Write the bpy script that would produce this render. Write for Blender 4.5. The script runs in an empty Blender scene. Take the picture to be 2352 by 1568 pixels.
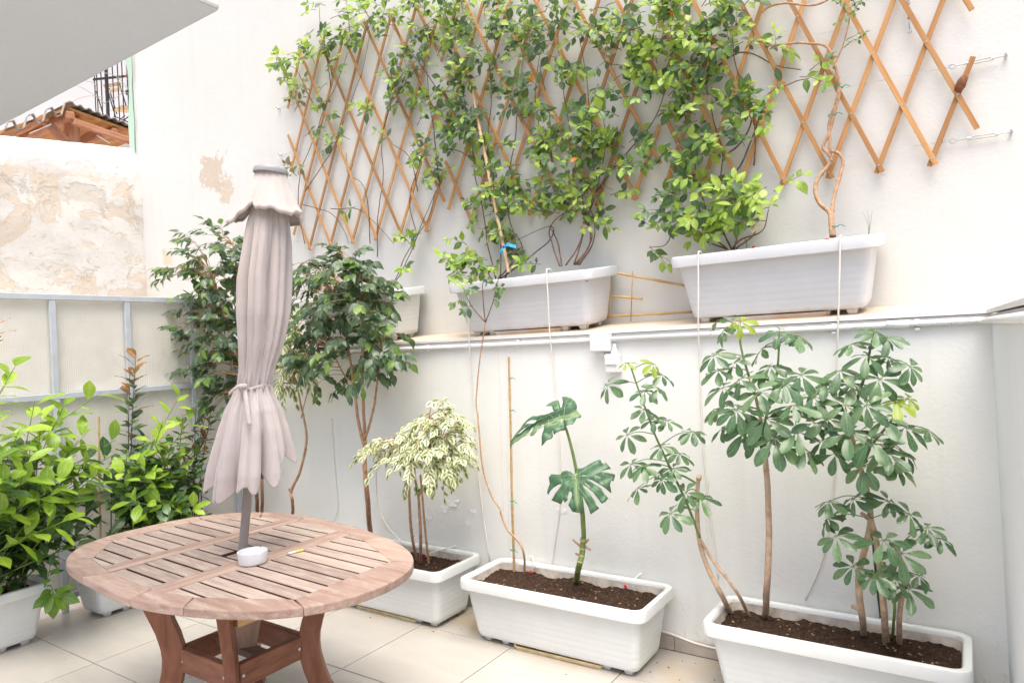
import bpy, bmesh, math, random
import numpy as np
from mathutils import Vector, Matrix, noise as mnoise
from mathutils.geometry import tessellate_polygon

rnd = random.Random(11)
scene = bpy.context.scene
col = scene.collection

# ------------------------------------------------------------------ camera
CAM = Vector((0.0, 0.0, 1.55))
_az, _pt, _rl = math.radians(-33.977), math.radians(0.248), math.radians(-2.718)
_fw = Vector((math.sin(_az) * math.cos(_pt), math.cos(_az) * math.cos(_pt), math.sin(_pt)))
_rt = Vector((math.cos(_az), -math.sin(_az), 0))
_up = _rt.cross(_fw)
CR = math.cos(_rl) * _rt + math.sin(_rl) * _up
CU = -math.sin(_rl) * _rt + math.cos(_rl) * _up
FPX = 2571.6 * 0.6125                       # focal length in units of a 2352 px wide picture
cam_data = bpy.data.cameras.new('camera')
cam_data.sensor_width = 36.0
cam_data.sensor_fit = 'HORIZONTAL'
cam_data.lens = 2571.6 / 3840 * 36
cam_data.clip_start = 0.02
cam_data.clip_end = 300
cam = bpy.data.objects.new('camera', cam_data)
col.objects.link(cam)
m3 = Matrix((CR, CU, -_fw)).transposed()
cam.matrix_world = Matrix.Translation(CAM) @ m3.to_4x4()
scene.camera = cam

# ------------------------------------------------------------------ sky, sun, exposure
SUN_EL, SUN_AZ = math.radians(72), math.radians(140)      # bright overcast, soft light from high above
world = bpy.data.worlds.new('World')
scene.world = world
world.use_nodes = True
wn = world.node_tree
bg = wn.nodes['Background']
sky = wn.nodes.new('ShaderNodeTexSky')
sky.sky_type = 'NISHITA'
sky.sun_disc = False
sky.sun_elevation = SUN_EL
sky.sun_rotation = SUN_AZ
sky.air_density = 0.6
sky.dust_density = 5.0
sky.ozone_density = 0.3
wn.links.new(sky.outputs[0], bg.inputs[0])
bg.inputs[1].default_value = 0.15
sd = bpy.data.lights.new('sun', 'SUN')
sd.energy = 1.5
sd.angle = math.radians(50)
sd.color = (1.0, 0.985, 0.93)
so = bpy.data.objects.new('sun', sd)
col.objects.link(so)
so.location = (0, -4, 9)
_sdir = Vector((math.sin(SUN_AZ) * math.cos(SUN_EL), math.cos(SUN_AZ) * math.cos(SUN_EL), math.sin(SUN_EL)))
so.rotation_euler = _sdir.to_track_quat('Z', 'Y').to_euler()
scene.view_settings.view_transform = 'Standard'
scene.view_settings.look = 'None'
scene.view_settings.gamma = 1.0
scene.view_settings.exposure = 1.15
scene.cycles.use_denoising = True
scene.cycles.max_bounces = 7
scene.cycles.diffuse_bounces = 4
scene.cycles.glossy_bounces = 3
scene.cycles.use_adaptive_sampling = True
scene.cycles.adaptive_threshold = 0.025
scene.cycles.transparent_max_bounces = 8

# ------------------------------------------------------------------ helpers: picture point -> place
def ray(x, y):
    return _fw + CR * ((x - 1176.0) / FPX) - CU * ((y - 784.0) / FPX)
def at_y(x, y, Y):
    d = ray(x, y); return CAM + d * ((Y - CAM.y) / d.y)
def at_x(x, y, X):
    d = ray(x, y); return CAM + d * ((X - CAM.x) / d.x)
def at_z(x, y, Z):
    d = ray(x, y); return CAM + d * ((Z - CAM.z) / d.z)
def at_d(x, y, t):
    return CAM + ray(x, y) * t
def depth(p):
    return (Vector(p) - CAM).dot(_fw)

# ------------------------------------------------------------------ materials
def nd(nt, kind, **kw):
    n = nt.nodes.new(kind)
    for k, v in kw.items():
        if k.startswith('i_'):
            key = k[2:]
            n.inputs[int(key) if key.isdigit() else key.replace('_', ' ')].default_value = v
        else:
            setattr(n, k, v)
    return n
def c4(c): return (c[0], c[1], c[2], 1.0)
def ramp(nt, fac, stops, interp='LINEAR'):
    n = nt.nodes.new('ShaderNodeValToRGB')
    n.color_ramp.interpolation = interp
    els = n.color_ramp.elements
    while len(els) < len(stops): els.new(0.5)
    for e, (p, c) in zip(els, stops):
        e.position = p
        e.color = c4(c) if len(c) == 3 else c
    nt.links.new(fac, n.inputs[0])
    return n.outputs[0]
def mixc(nt, fac, a, b, mode='MIX'):
    n = nt.nodes.new('ShaderNodeMix'); n.data_type = 'RGBA'; n.blend_type = mode
    for sock, v in ((n.inputs[0], fac), (n.inputs[6], a), (n.inputs[7], b)):
        if hasattr(v, 'is_linked') or isinstance(v, bpy.types.NodeSocket): nt.links.new(v, sock)
        else: sock.default_value = v if isinstance(v, float) else c4(v)
    return n.outputs[2]
def mth(nt, op, a, b=None, c=None, clamp=False):
    n = nt.nodes.new('ShaderNodeMath'); n.operation = op; n.use_clamp = clamp
    for i, v in enumerate((a, b, c)):
        if v is None: continue
        if isinstance(v, bpy.types.NodeSocket): nt.links.new(v, n.inputs[i])
        else: n.inputs[i].default_value = v
    return n.outputs[0]
def noise_tex(nt, vec, scale, detail=4.0, rough=0.55, dist=0.0):
    n = nt.nodes.new('ShaderNodeTexNoise')
    n.inputs['Scale'].default_value = scale
    n.inputs['Detail'].default_value = detail
    n.inputs['Roughness'].default_value = rough
    n.inputs['Distortion'].default_value = dist
    if vec is not None: nt.links.new(vec, n.inputs['Vector'])
    return n.outputs[0]
def vmap(nt, vec, scale=(1, 1, 1), loc=(0, 0, 0)):
    n = nt.nodes.new('ShaderNodeMapping')
    n.inputs['Scale'].default_value = scale
    n.inputs['Location'].default_value = loc
    nt.links.new(vec, n.inputs[0])
    return n.outputs[0]
def new_mat(name, rough=0.6, spec=0.4):
    m = bpy.data.materials.new(name)
    m.use_nodes = True
    nt = m.node_tree
    b = nt.nodes['Principled BSDF']
    b.inputs['Roughness'].default_value = rough
    b.inputs['Specular IOR Level'].default_value = spec
    return m, nt, b
def bump(nt, b, h, strength, dist=0.01):
    n = nt.nodes.new('ShaderNodeBump')
    n.inputs['Strength'].default_value = strength
    n.inputs['Distance'].default_value = dist
    nt.links.new(h, n.inputs['Height'])
    nt.links.new(n.outputs[0], b.inputs['Normal'])
def pos(nt): return nt.nodes.new('ShaderNodeNewGeometry').outputs['Position']
def objc(nt): return nt.nodes.new('ShaderNodeTexCoord').outputs['Object']
def simple(name, colour, rough=0.5, spec=0.4, var=0.12, scale=12.0, bmp=0.0, bscale=80.0, metal=0.0):
    m, nt, b = new_mat(name, rough, spec)
    v = objc(nt)
    f = noise_tex(nt, v, scale, 5.0)
    lo = tuple(c * (1 - var) for c in colour); hi = tuple(min(1.0, c * (1 + var)) for c in colour)
    nt.links.new(ramp(nt, f, [(0.3, lo), (0.7, hi)]), b.inputs['Base Color'])
    b.inputs['Metallic'].default_value = metal
    if bmp: bump(nt, b, noise_tex(nt, v, bscale, 3.0), bmp, 0.003)
    return m
def wood(name, dark, mid, light, rough=0.6, grain=(2.0, 40.0, 40.0), wear=None):
    m, nt, b = new_mat(name, rough, 0.3)
    v = objc(nt)
    oi = nt.nodes.new('ShaderNodeObjectInfo').outputs['Random']
    off = nt.nodes.new('ShaderNodeCombineXYZ')
    nt.links.new(mth(nt, 'MULTIPLY', oi, 37.0), off.inputs[0]); nt.links.new(mth(nt, 'MULTIPLY', oi, 11.0), off.inputs[1])
    va = nt.nodes.new('ShaderNodeVectorMath'); va.operation = 'ADD'
    nt.links.new(v, va.inputs[0]); nt.links.new(off.outputs[0], va.inputs[1])
    g = noise_tex(nt, vmap(nt, va.outputs[0], grain), 1.0, 6.0, 0.6, 0.4)
    c = ramp(nt, g, [(0.25, dark), (0.5, mid), (0.78, light)])
    tone = ramp(nt, oi, [(0.0, (0.78, 0.76, 0.76)), (0.5, (1, 1, 1)), (1.0, (1.16, 1.17, 1.16))])
    c = mixc(nt, 1.0, c, tone, 'MULTIPLY')
    if wear:
        w = noise_tex(nt, vmap(nt, va.outputs[0], (6, 30, 30)), 1.0, 8.0, 0.75)
        wf = ramp(nt, w, [(0.48, (0, 0, 0)), (0.72, (0.75, 0.75, 0.75))])
        c = mixc(nt, wf, c, wear)
    nt.links.new(c, b.inputs['Base Color'])
    bump(nt, b, g, 0.25, 0.002)
    return m

MAT = {}
def wall_paint(name, base, warm, grime, patches=(), mould=0.0, fine=0.35):
    m, nt, b = new_mat(name, 0.85, 0.2)
    p = pos(nt)
    big = noise_tex(nt, p, 0.9, 5.0, 0.6)
    c = ramp(nt, big, [(0.35, base), (0.72, warm)])
    streak = noise_tex(nt, vmap(nt, p, (9, 9, 0.7)), 1.0, 5.0, 0.6)
    c = mixc(nt, mth(nt, 'MULTIPLY', ramp(nt, streak, [(0.54, (0, 0, 0)), (0.8, (1, 1, 1))]), 0.28), c, grime)
    spot = noise_tex(nt, p, 55.0, 2.0)
    c = mixc(nt, mth(nt, 'MULTIPLY', ramp(nt, spot, [(0.74, (0, 0, 0)), (0.78, (1, 1, 1))]), 0.35), c, (0.35, 0.30, 0.25))
    h = noise_tex(nt, p, 60.0, 6.0, 0.6)
    wide = noise_tex(nt, p, 4.0, 3.0)
    h = mth(nt, 'ADD', mth(nt, 'MULTIPLY', h, fine), wide)
    for (ctr, rad, colour, thr, sc) in patches:
        d = nt.nodes.new('ShaderNodeVectorMath'); d.operation = 'SUBTRACT'
        nt.links.new(p, d.inputs[0]); d.inputs[1].default_value = ctr
        s = nt.nodes.new('ShaderNodeVectorMath'); s.operation = 'DIVIDE'
        nt.links.new(d.outputs[0], s.inputs[0]); s.inputs[1].default_value = rad
        ln = nt.nodes.new('ShaderNodeVectorMath'); ln.operation = 'LENGTH'
        nt.links.new(s.outputs[0], ln.inputs[0])
        n = noise_tex(nt, p, sc, 10.0, 0.72, 0.8)
        k = mth(nt, 'SUBTRACT', mth(nt, 'MULTIPLY', n, 1.6), mth(nt, 'MULTIPLY', ln.outputs['Value'], 0.75))
        f = ramp(nt, k, [(thr, (0, 0, 0)), (thr + 0.05, (1, 1, 1))])
        fine_n = noise_tex(nt, p, 30.0, 4.0)
        pc = mixc(nt, fine_n, colour, tuple(min(1, x * 1.45) for x in colour))
        c = mixc(nt, mth(nt, 'MULTIPLY', f, 0.72), c, pc)
        h = mth(nt, 'SUBTRACT', h, mth(nt, 'MULTIPLY', f, 0.3))
    if mould:
        sp = nt.nodes.new('ShaderNodeSeparateXYZ'); nt.links.new(p, sp.inputs[0])
        low = mth(nt, 'MULTIPLY', mth(nt, 'SUBTRACT', 0.55, sp.outputs[2]), 1.2, clamp=True)
        n = noise_tex(nt, vmap(nt, p, (30, 30, 10)), 1.0, 6.0, 0.7)
        f = ramp(nt, mth(nt, 'ADD', n, mth(nt, 'MULTIPLY', low, 0.35)), [(0.72, (0, 0, 0)), (0.9, (1, 1, 1))])
        c = mixc(nt, mth(nt, 'MULTIPLY', f, mould), c, (0.33, 0.33, 0.30))
    nt.links.new(c, b.inputs['Base Color'])
    bump(nt, b, h, 0.32, 0.012)
    return m

_pA = at_y(487, 395, 3.585); _pB = at_y(385, 590, 3.585); _pC = at_y(520, 440, 3.585)
MAT['upper_wall'] = wall_paint('upper_wall_plaster', (0.68, 0.69, 0.665), (0.67, 0.665, 0.625), (0.60, 0.55, 0.46),
    patches=[(_pA, (0.40, 1.0, 0.36), (0.45, 0.36, 0.265), 0.46, 7.0), (_pC, (0.2, 1.0, 0.26), (0.47, 0.39, 0.29), 0.48, 8.0),
             (_pB, (0.3, 1.0, 0.4), (0.60, 0.45, 0.30), 0.62, 7.0)])
MAT['lower_wall'] = wall_paint('lower_wall_paint', (0.835, 0.845, 0.805), (0.81, 0.81, 0.765), (0.69, 0.66, 0.58), mould=0.5)
MAT['right_wall'] = wall_paint('right_wall_paint', (0.83, 0.85, 0.85), (0.81, 0.83, 0.84), (0.74, 0.74, 0.75))
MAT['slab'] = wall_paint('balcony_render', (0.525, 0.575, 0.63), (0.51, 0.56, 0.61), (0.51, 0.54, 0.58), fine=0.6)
MAT['neighbour'] = wall_paint('neighbour_plaster', (0.78, 0.775, 0.76), (0.76, 0.745, 0.72), (0.66, 0.62, 0.56))
MAT['green_edge'] = wall_paint('green_plaster', (0.42, 0.60, 0.47), (0.50, 0.66, 0.54), (0.60, 0.62, 0.52))

def old_wall_mat():
    m, nt, b = new_mat('old_flaking_plaster', 0.92, 0.1)
    p = pos(nt)
    n1 = noise_tex(nt, p, 2.1, 9.0, 0.66, 0.7)
    n2 = noise_tex(nt, vmap(nt, p, (1, 1, 1), (7, 3, 1)), 3.4, 9.0, 0.68, 0.6)
    n3 = noise_tex(nt, p, 16.0, 7.0, 0.65)
    n4 = noise_tex(nt, vmap(nt, p, (1, 1, 1.4), (2, 8, 4)), 5.5, 8.0, 0.7, 0.5)
    c = ramp(nt, n3, [(0.3, (0.72, 0.715, 0.685)), (0.7, (0.69, 0.67, 0.61))])
    f1 = ramp(nt, n1, [(0.50, (0, 0, 0)), (0.53, (0.75, 0.75, 0.75)), (0.62, (0.45, 0.45, 0.45))])
    c = mixc(nt, mth(nt, 'MULTIPLY', f1, 0.75), c, mixc(nt, n3, (0.60, 0.43, 0.27), (0.70, 0.58, 0.44)))
    sp = nt.nodes.new('ShaderNodeSeparateXYZ'); nt.links.new(p, sp.inputs[0])
    band = ramp(nt, mth(nt, 'MULTIPLY', mth(nt, 'ABSOLUTE', mth(nt, 'SUBTRACT', sp.outputs[2], 3.10)), 3.0), [(0.15, (1, 1, 1)), (0.85, (0, 0, 0))])
    f2 = ramp(nt, mth(nt, 'ADD', n2, mth(nt, 'MULTIPLY', band, 0.13)), [(0.62, (0, 0, 0)), (0.67, (1, 1, 1))])
    c = mixc(nt, mth(nt, 'MULTIPLY', f2, 0.6), c, mixc(nt, n3, (0.42, 0.38, 0.32), (0.74, 0.66, 0.54)))
    f3 = ramp(nt, n4, [(0.60, (0, 0, 0)), (0.64, (1, 1, 1))])
    c = mixc(nt, mth(nt, 'MULTIPLY', f3, 0.32), c, (0.74, 0.57, 0.38))
    tf = mth(nt, 'MULTIPLY', mth(nt, 'SUBTRACT', mth(nt, 'ADD', sp.outputs[2], mth(nt, 'MULTIPLY', n1, 0.35)), 3.44), 9.0, clamp=True)
    pit = ramp(nt, noise_tex(nt, p, 26.0, 5.0, 0.7), [(0.60, (0, 0, 0)), (0.68, (1, 1, 1))])
    c = mixc(nt, mth(nt, 'MULTIPLY', tf, 0.85), c, mixc(nt, mth(nt, 'MULTIPLY', pit, 0.6), (0.75, 0.75, 0.74), (0.42, 0.40, 0.37)))
    nt.links.new(c, b.inputs['Base Color'])
    h = mth(nt, 'SUBTRACT', mth(nt, 'MULTIPLY', n3, 0.6), mth(nt, 'ADD', mth(nt, 'MULTIPLY', f1, 0.3), mth(nt, 'ADD', mth(nt, 'MULTIPLY', f2, 0.6), mth(nt, 'MULTIPLY', f3, 0.3))))
    bump(nt, b, h, 0.55, 0.02)
    return m
MAT['old_wall'] = old_wall_mat()

def tile_mat():
    m, nt, b = new_mat('beige_floor_tile', 0.33, 0.45)
    v = objc(nt); oi = nt.nodes.new('ShaderNodeObjectInfo').outputs['Random']
    p = pos(nt)
    f = noise_tex(nt, vmap(nt, p, (1.0, 3.5, 1)), 2.2, 6.0, 0.6, 0.5)
    c = ramp(nt, f, [(0.3, (0.41, 0.385, 0.345)), (0.7, (0.475, 0.455, 0.415))])
    dirt = noise_tex(nt, p, 5.0, 6.0, 0.65, 0.4)
    c = mixc(nt, mth(nt, 'MULTIPLY', ramp(nt, dirt, [(0.55, (0, 0, 0)), (0.8, (1, 1, 1))]), 0.35), c, (0.50, 0.40, 0.29))
    sp = nt.nodes.new('ShaderNodeSeparateXYZ'); nt.links.new(p, sp.inputs[0])
    near = mth(nt, 'MULTIPLY', mth(nt, 'SUBTRACT', sp.outputs[1], 2.62), 2.6, clamp=True)
    st = ramp(nt, mth(nt, 'ADD', noise_tex(nt, p, 3.4, 5.0, 0.6, 0.6), mth(nt, 'MULTIPLY', near, 0.2)), [(0.6, (0, 0, 0)), (0.85, (1, 1, 1))])
    c = mixc(nt, mth(nt, 'MULTIPLY', mth(nt, 'MULTIPLY', st, near), 0.8), c, (0.47, 0.35, 0.20))
    tone = ramp(nt, oi, [(0, (0.96, 0.96, 0.96)), (1, (1.03, 1.03, 1.02))])
    c = mixc(nt, 1.0, c, tone, 'MULTIPLY')
    speck = ramp(nt, noise_tex(nt, p, 90.0, 1.0), [(0.76, (0, 0, 0)), (0.79, (1, 1, 1))])
    c = mixc(nt, mth(nt, 'MULTIPLY', speck, 0.5), c, (0.25, 0.18, 0.12))
    nt.links.new(c, b.inputs['Base Color'])
    nt.links.new(ramp(nt, dirt, [(0.3, (0.28,) * 3), (0.8, (0.5,) * 3)]), b.inputs['Roughness'])
    return m
MAT['tile'] = tile_mat()
MAT['grout'] = simple('grout', (0.20, 0.155, 0.115), 0.9, 0.1, 0.2, 20)
MAT['skirt'] = simple('skirting_tile', (0.47, 0.405, 0.345), 0.6, 0.3, 0.14, 9, 0.1)
MAT['coping'] = simple('coping_stone', (0.62, 0.52, 0.41), 0.8, 0.2, 0.10, 5, 0.15, 60)
MAT['white_trim'] = simple('white_trim_paint', (0.76, 0.76, 0.75), 0.6, 0.3, 0.03, 8)

def plastic(name, base, stain, wet=0.26):
    m, nt, b = new_mat(name, 0.38, 0.45)
    p = objc(nt)
    f = noise_tex(nt, p, 7.0, 6.0, 0.65)
    c = ramp(nt, f, [(0.35, base), (0.8, tuple(x * 0.93 for x in base))])
    sp = nt.nodes.new('ShaderNodeSeparateXYZ'); nt.links.new(p, sp.inputs[0])
    low = mth(nt, 'MULTIPLY', mth(nt, 'SUBTRACT', 0.075, sp.outputs[2]), 16.0, clamp=True)
    g = noise_tex(nt, vmap(nt, p, (6, 6, 18)), 1.0, 6.0, 0.7)
    fs = ramp(nt, mth(nt, 'ADD', mth(nt, 'MULTIPLY', low, wet), g), [(0.72, (0, 0, 0)), (0.95, (1, 1, 1))])
    c = mixc(nt, mth(nt, 'MULTIPLY', fs, 0.75), c, stain)
    spk = ramp(nt, noise_tex(nt, p, 60.0, 2.0), [(0.72, (0, 0, 0)), (0.76, (1, 1, 1))])
    c = mixc(nt, mth(nt, 'MULTIPLY', spk, 0.35), c, (0.42, 0.38, 0.33))
    nt.links.new(c, b.inputs['Base Color'])
    b.inputs['Subsurface Weight'].default_value = 0.0
    bump(nt, b, noise_tex(nt, p, 250.0, 2.0), 0.08, 0.001)
    return m
MAT['planter'] = plastic('white_planter_plastic', (0.715, 0.735, 0.715), (0.55, 0.38, 0.22))
MAT['planter_cool'] = plastic('grey_white_planter_plastic', (0.67, 0.685, 0.70), (0.55, 0.36, 0.18), 0.36)
MAT['inner'] = simple('stained_planter_inside', (0.55, 0.49, 0.42), 0.6, 0.3, 0.35, 14)
MAT['tray'] = simple('yellowed_tray_plastic', (0.62, 0.50, 0.28), 0.5, 0.4, 0.25, 18)
def soil_mat():
    m, nt, b = new_mat('potting_soil', 0.95, 0.1)
    v = objc(nt)
    f = noise_tex(nt, v, 60.0, 6.0, 0.7)
    c = ramp(nt, f, [(0.3, (0.022, 0.014, 0.010)), (0.55, (0.060, 0.036, 0.024)), (0.75, (0.13, 0.080, 0.052))])
    sp = ramp(nt, noise_tex(nt, v, 130.0, 1.0), [(0.72, (0, 0, 0)), (0.76, (1, 1, 1))])
    c = mixc(nt, sp, c, (0.35, 0.25, 0.17))
    nt.links.new(c, b.inputs['Base Color'])
    bump(nt, b, f, 1.0, 0.012)
    return m
MAT['soil'] = soil_mat()
MAT['soil_grit'] = simple('soil_grit', (0.10, 0.07, 0.05), .95, .1, .4, 60)
MAT['chip'] = simple('bark_chip', (0.34, 0.22, 0.14), 0.9, 0.1, 0.5, 60)

MAT['top_wood'] = wood('weathered_table_wood', (0.26, 0.185, 0.155), (0.37, 0.29, 0.245), (0.46, 0.375, 0.32), 0.5, (3, 60, 60), (0.55, 0.475, 0.39))
MAT['rim_wood'] = wood('table_rim_wood', (0.27, 0.168, 0.13), (0.36, 0.25, 0.202), (0.43, 0.325, 0.27), 0.5, (5, 40, 40), (0.53, 0.43, 0.35))
MAT['raw_gap_shade'] = simple('unweathered_side_gap_shade', (0.10, 0.035, 0.022), .6, .3, .2, 30)  # unweathered red sides, kept dark to paint shade into the slat gaps
MAT['leg_wood'] = wood('oiled_leg_wood', (0.15, 0.056, 0.032), (0.24, 0.098, 0.056), (0.31, 0.14, 0.085), 0.45, (8, 30, 6))
MAT['new_wood'] = wood('pale_new_wood', (0.40, 0.22, 0.09), (0.56, 0.34, 0.15), (0.62, 0.40, 0.20), 0.6, (3, 40, 40))
MAT['brace_wood'] = wood('grey_brown_wood', (0.16, 0.10, 0.07), (0.27, 0.18, 0.13), (0.34, 0.24, 0.18), 0.7, (8, 20, 6))
MAT['trellis'] = wood('trellis_pine', (0.38, 0.18, 0.065), (0.50, 0.265, 0.105), (0.58, 0.34, 0.15), 0.55, (4, 60, 60))
MAT['bamboo'] = wood('bamboo_cane', (0.42, 0.25, 0.10), (0.56, 0.37, 0.17), (0.64, 0.46, 0.24), 0.5, (6, 30, 30))
MAT['pale_cane'] = wood('pale_cane', (0.58, 0.38, 0.20), (0.70, 0.50, 0.29), (0.76, 0.57, 0.36), 0.5, (6, 30, 30))
MAT['pergola'] = wood('pergola_timber', (0.36, 0.14, 0.06), (0.52, 0.235, 0.12), (0.60, 0.32, 0.19), 0.6, (3, 20, 20), (0.62, 0.42, 0.32))
MAT['pergola_board'] = wood('pergola_boards', (0.38, 0.17, 0.05), (0.50, 0.25, 0.08), (0.56, 0.31, 0.12), 0.6, (12, 3, 12))
MAT['bark'] = simple('tan_bark', (0.40, 0.24, 0.145), 0.85, 0.15, 0.3, 40, 0.5, 90)
MAT['bark_pale'] = simple('pale_bark', (0.50, 0.36, 0.25), 0.85, 0.15, 0.25, 35, 0.5, 90)
MAT['dry_twig'] = simple('dry_twig', (0.50, 0.44, 0.38), .9, .1, .2, 20)
MAT['vine_stem'] = simple('brown_vine_stem', (0.17, 0.105, 0.07), 0.8, 0.2, 0.35, 30)
MAT['green_stem'] = simple('green_stem', (0.16, 0.24, 0.06), 0.55, 0.4, 0.3, 25)
MAT['woody'] = simple('woody_climber_bark', (0.46, 0.29, 0.18), 0.85, 0.15, 0.3, 50, 0.4, 100)

def cloth_mat():
    m, nt, b = new_mat('mauve_canopy_cloth', 0.9, 0.1)
    v = objc(nt)
    f = noise_tex(nt, v, 6.0, 5.0)
    nt.links.new(ramp(nt, f, [(0.3, (0.46, 0.41, 0.39)), (0.7, (0.53, 0.48, 0.455))]), b.inputs['Base Color'])
    b.inputs['Sheen Weight'].default_value = 0.3
    cr = noise_tex(nt, vmap(nt, v, (55, 55, 9)), 1.0, 6.0, 0.6, 0.6)
    bump(nt, b, mth(nt, 'ADD', cr, mth(nt, 'MULTIPLY', noise_tex(nt, v, 500.0, 1.0), 0.12)), 0.45, 0.006)
    return m
MAT['cloth'] = cloth_mat()
MAT['pole'] = simple('taupe_pole_paint', (0.28, 0.25, 0.23), 0.4, 0.5, 0.06)
MAT['cap'] = simple('grey_cap_plastic', (0.30, 0.30, 0.32), 0.45, 0.4, 0.05)
MAT['rib'] = simple('dark_rib_metal', (0.13, 0.12, 0.12), 0.4, 0.5, 0.1)
MAT['ceramic'] = simple('white_ceramic', (0.66, 0.67, 0.68), 0.15, 0.6, 0.01)
MAT['paper'] = simple('cigarette_paper', (0.85, 0.85, 0.83), 0.8, 0.1, 0.02)
MAT['filter'] = simple('yellow_filter', (0.75, 0.62, 0.16), 0.7, 0.2, 0.1)
MAT['fence_paint'] = simple('grey_fence_paint', (0.52, 0.56, 0.61), 0.5, 0.4, 0.07, 14)
MAT['fence_panel'] = simple('cream_fence_sheet', (0.87, 0.85, 0.795), 0.7, 0.2, 0.05, 3, 0.08, 30)
MAT['mesh_wire'] = simple('wire_mesh_metal', (0.68, 0.64, 0.57), 0.6, 0.4, 0.1)
MAT['pvc'] = simple('white_pvc', (0.80, 0.80, 0.79), 0.35, 0.5, 0.02)
MAT['tube'] = simple('ivory_tube', (0.80, 0.77, 0.70), 0.45, 0.4, 0.05)
MAT['red'] = simple('red_dripper', (0.65, 0.05, 0.05), 0.4, 0.4, 0.1)
MAT['black'] = simple('black_plastic', (0.03, 0.03, 0.035), 0.5, 0.4, 0.1)
MAT['steel'] = simple('galvanised_steel', (0.55, 0.57, 0.58), 0.35, 0.5, 0.15, 40, metal=0.8)
MAT['wire'] = simple('thin_wire', (0.55, 0.55, 0.54), 0.5, 0.4, 0.05)
MAT['iron'] = simple('black_iron', (0.04, 0.04, 0.045), 0.5, 0.4, 0.2)
MAT['terracotta'] = simple('terracotta', (0.45, 0.19, 0.10), 0.8, 0.2, 0.15)
MAT['shutter'] = simple('white_shutter', (0.72, 0.73, 0.74), 0.5, 0.3, 0.04)
MAT['fibre'] = simple('fibre_cement', (0.35, 0.33, 0.30), 0.95, 0.1, 0.35, 30, 0.4)
MAT['blue'] = simple('blue_ribbon', (0.03, 0.34, 0.66), 0.4, 0.5, 0.1)
MAT['green_tie'] = simple('green_tie', (0.02, 0.30, 0.20), 0.5, 0.4, 0.1)
MAT['green_stake'] = simple('green_coated_stake', (0.015, 0.06, 0.035), 0.4, 0.5, 0.1)
MAT['cocoon'] = simple('brown_husk', (0.20, 0.09, 0.05), 0.9, 0.1, 0.4, 80, 0.8, 60)
MAT['flake'] = simple('peeling_paint', (0.86, 0.865, 0.84), 0.8, 0.2, 0.02)

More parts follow.
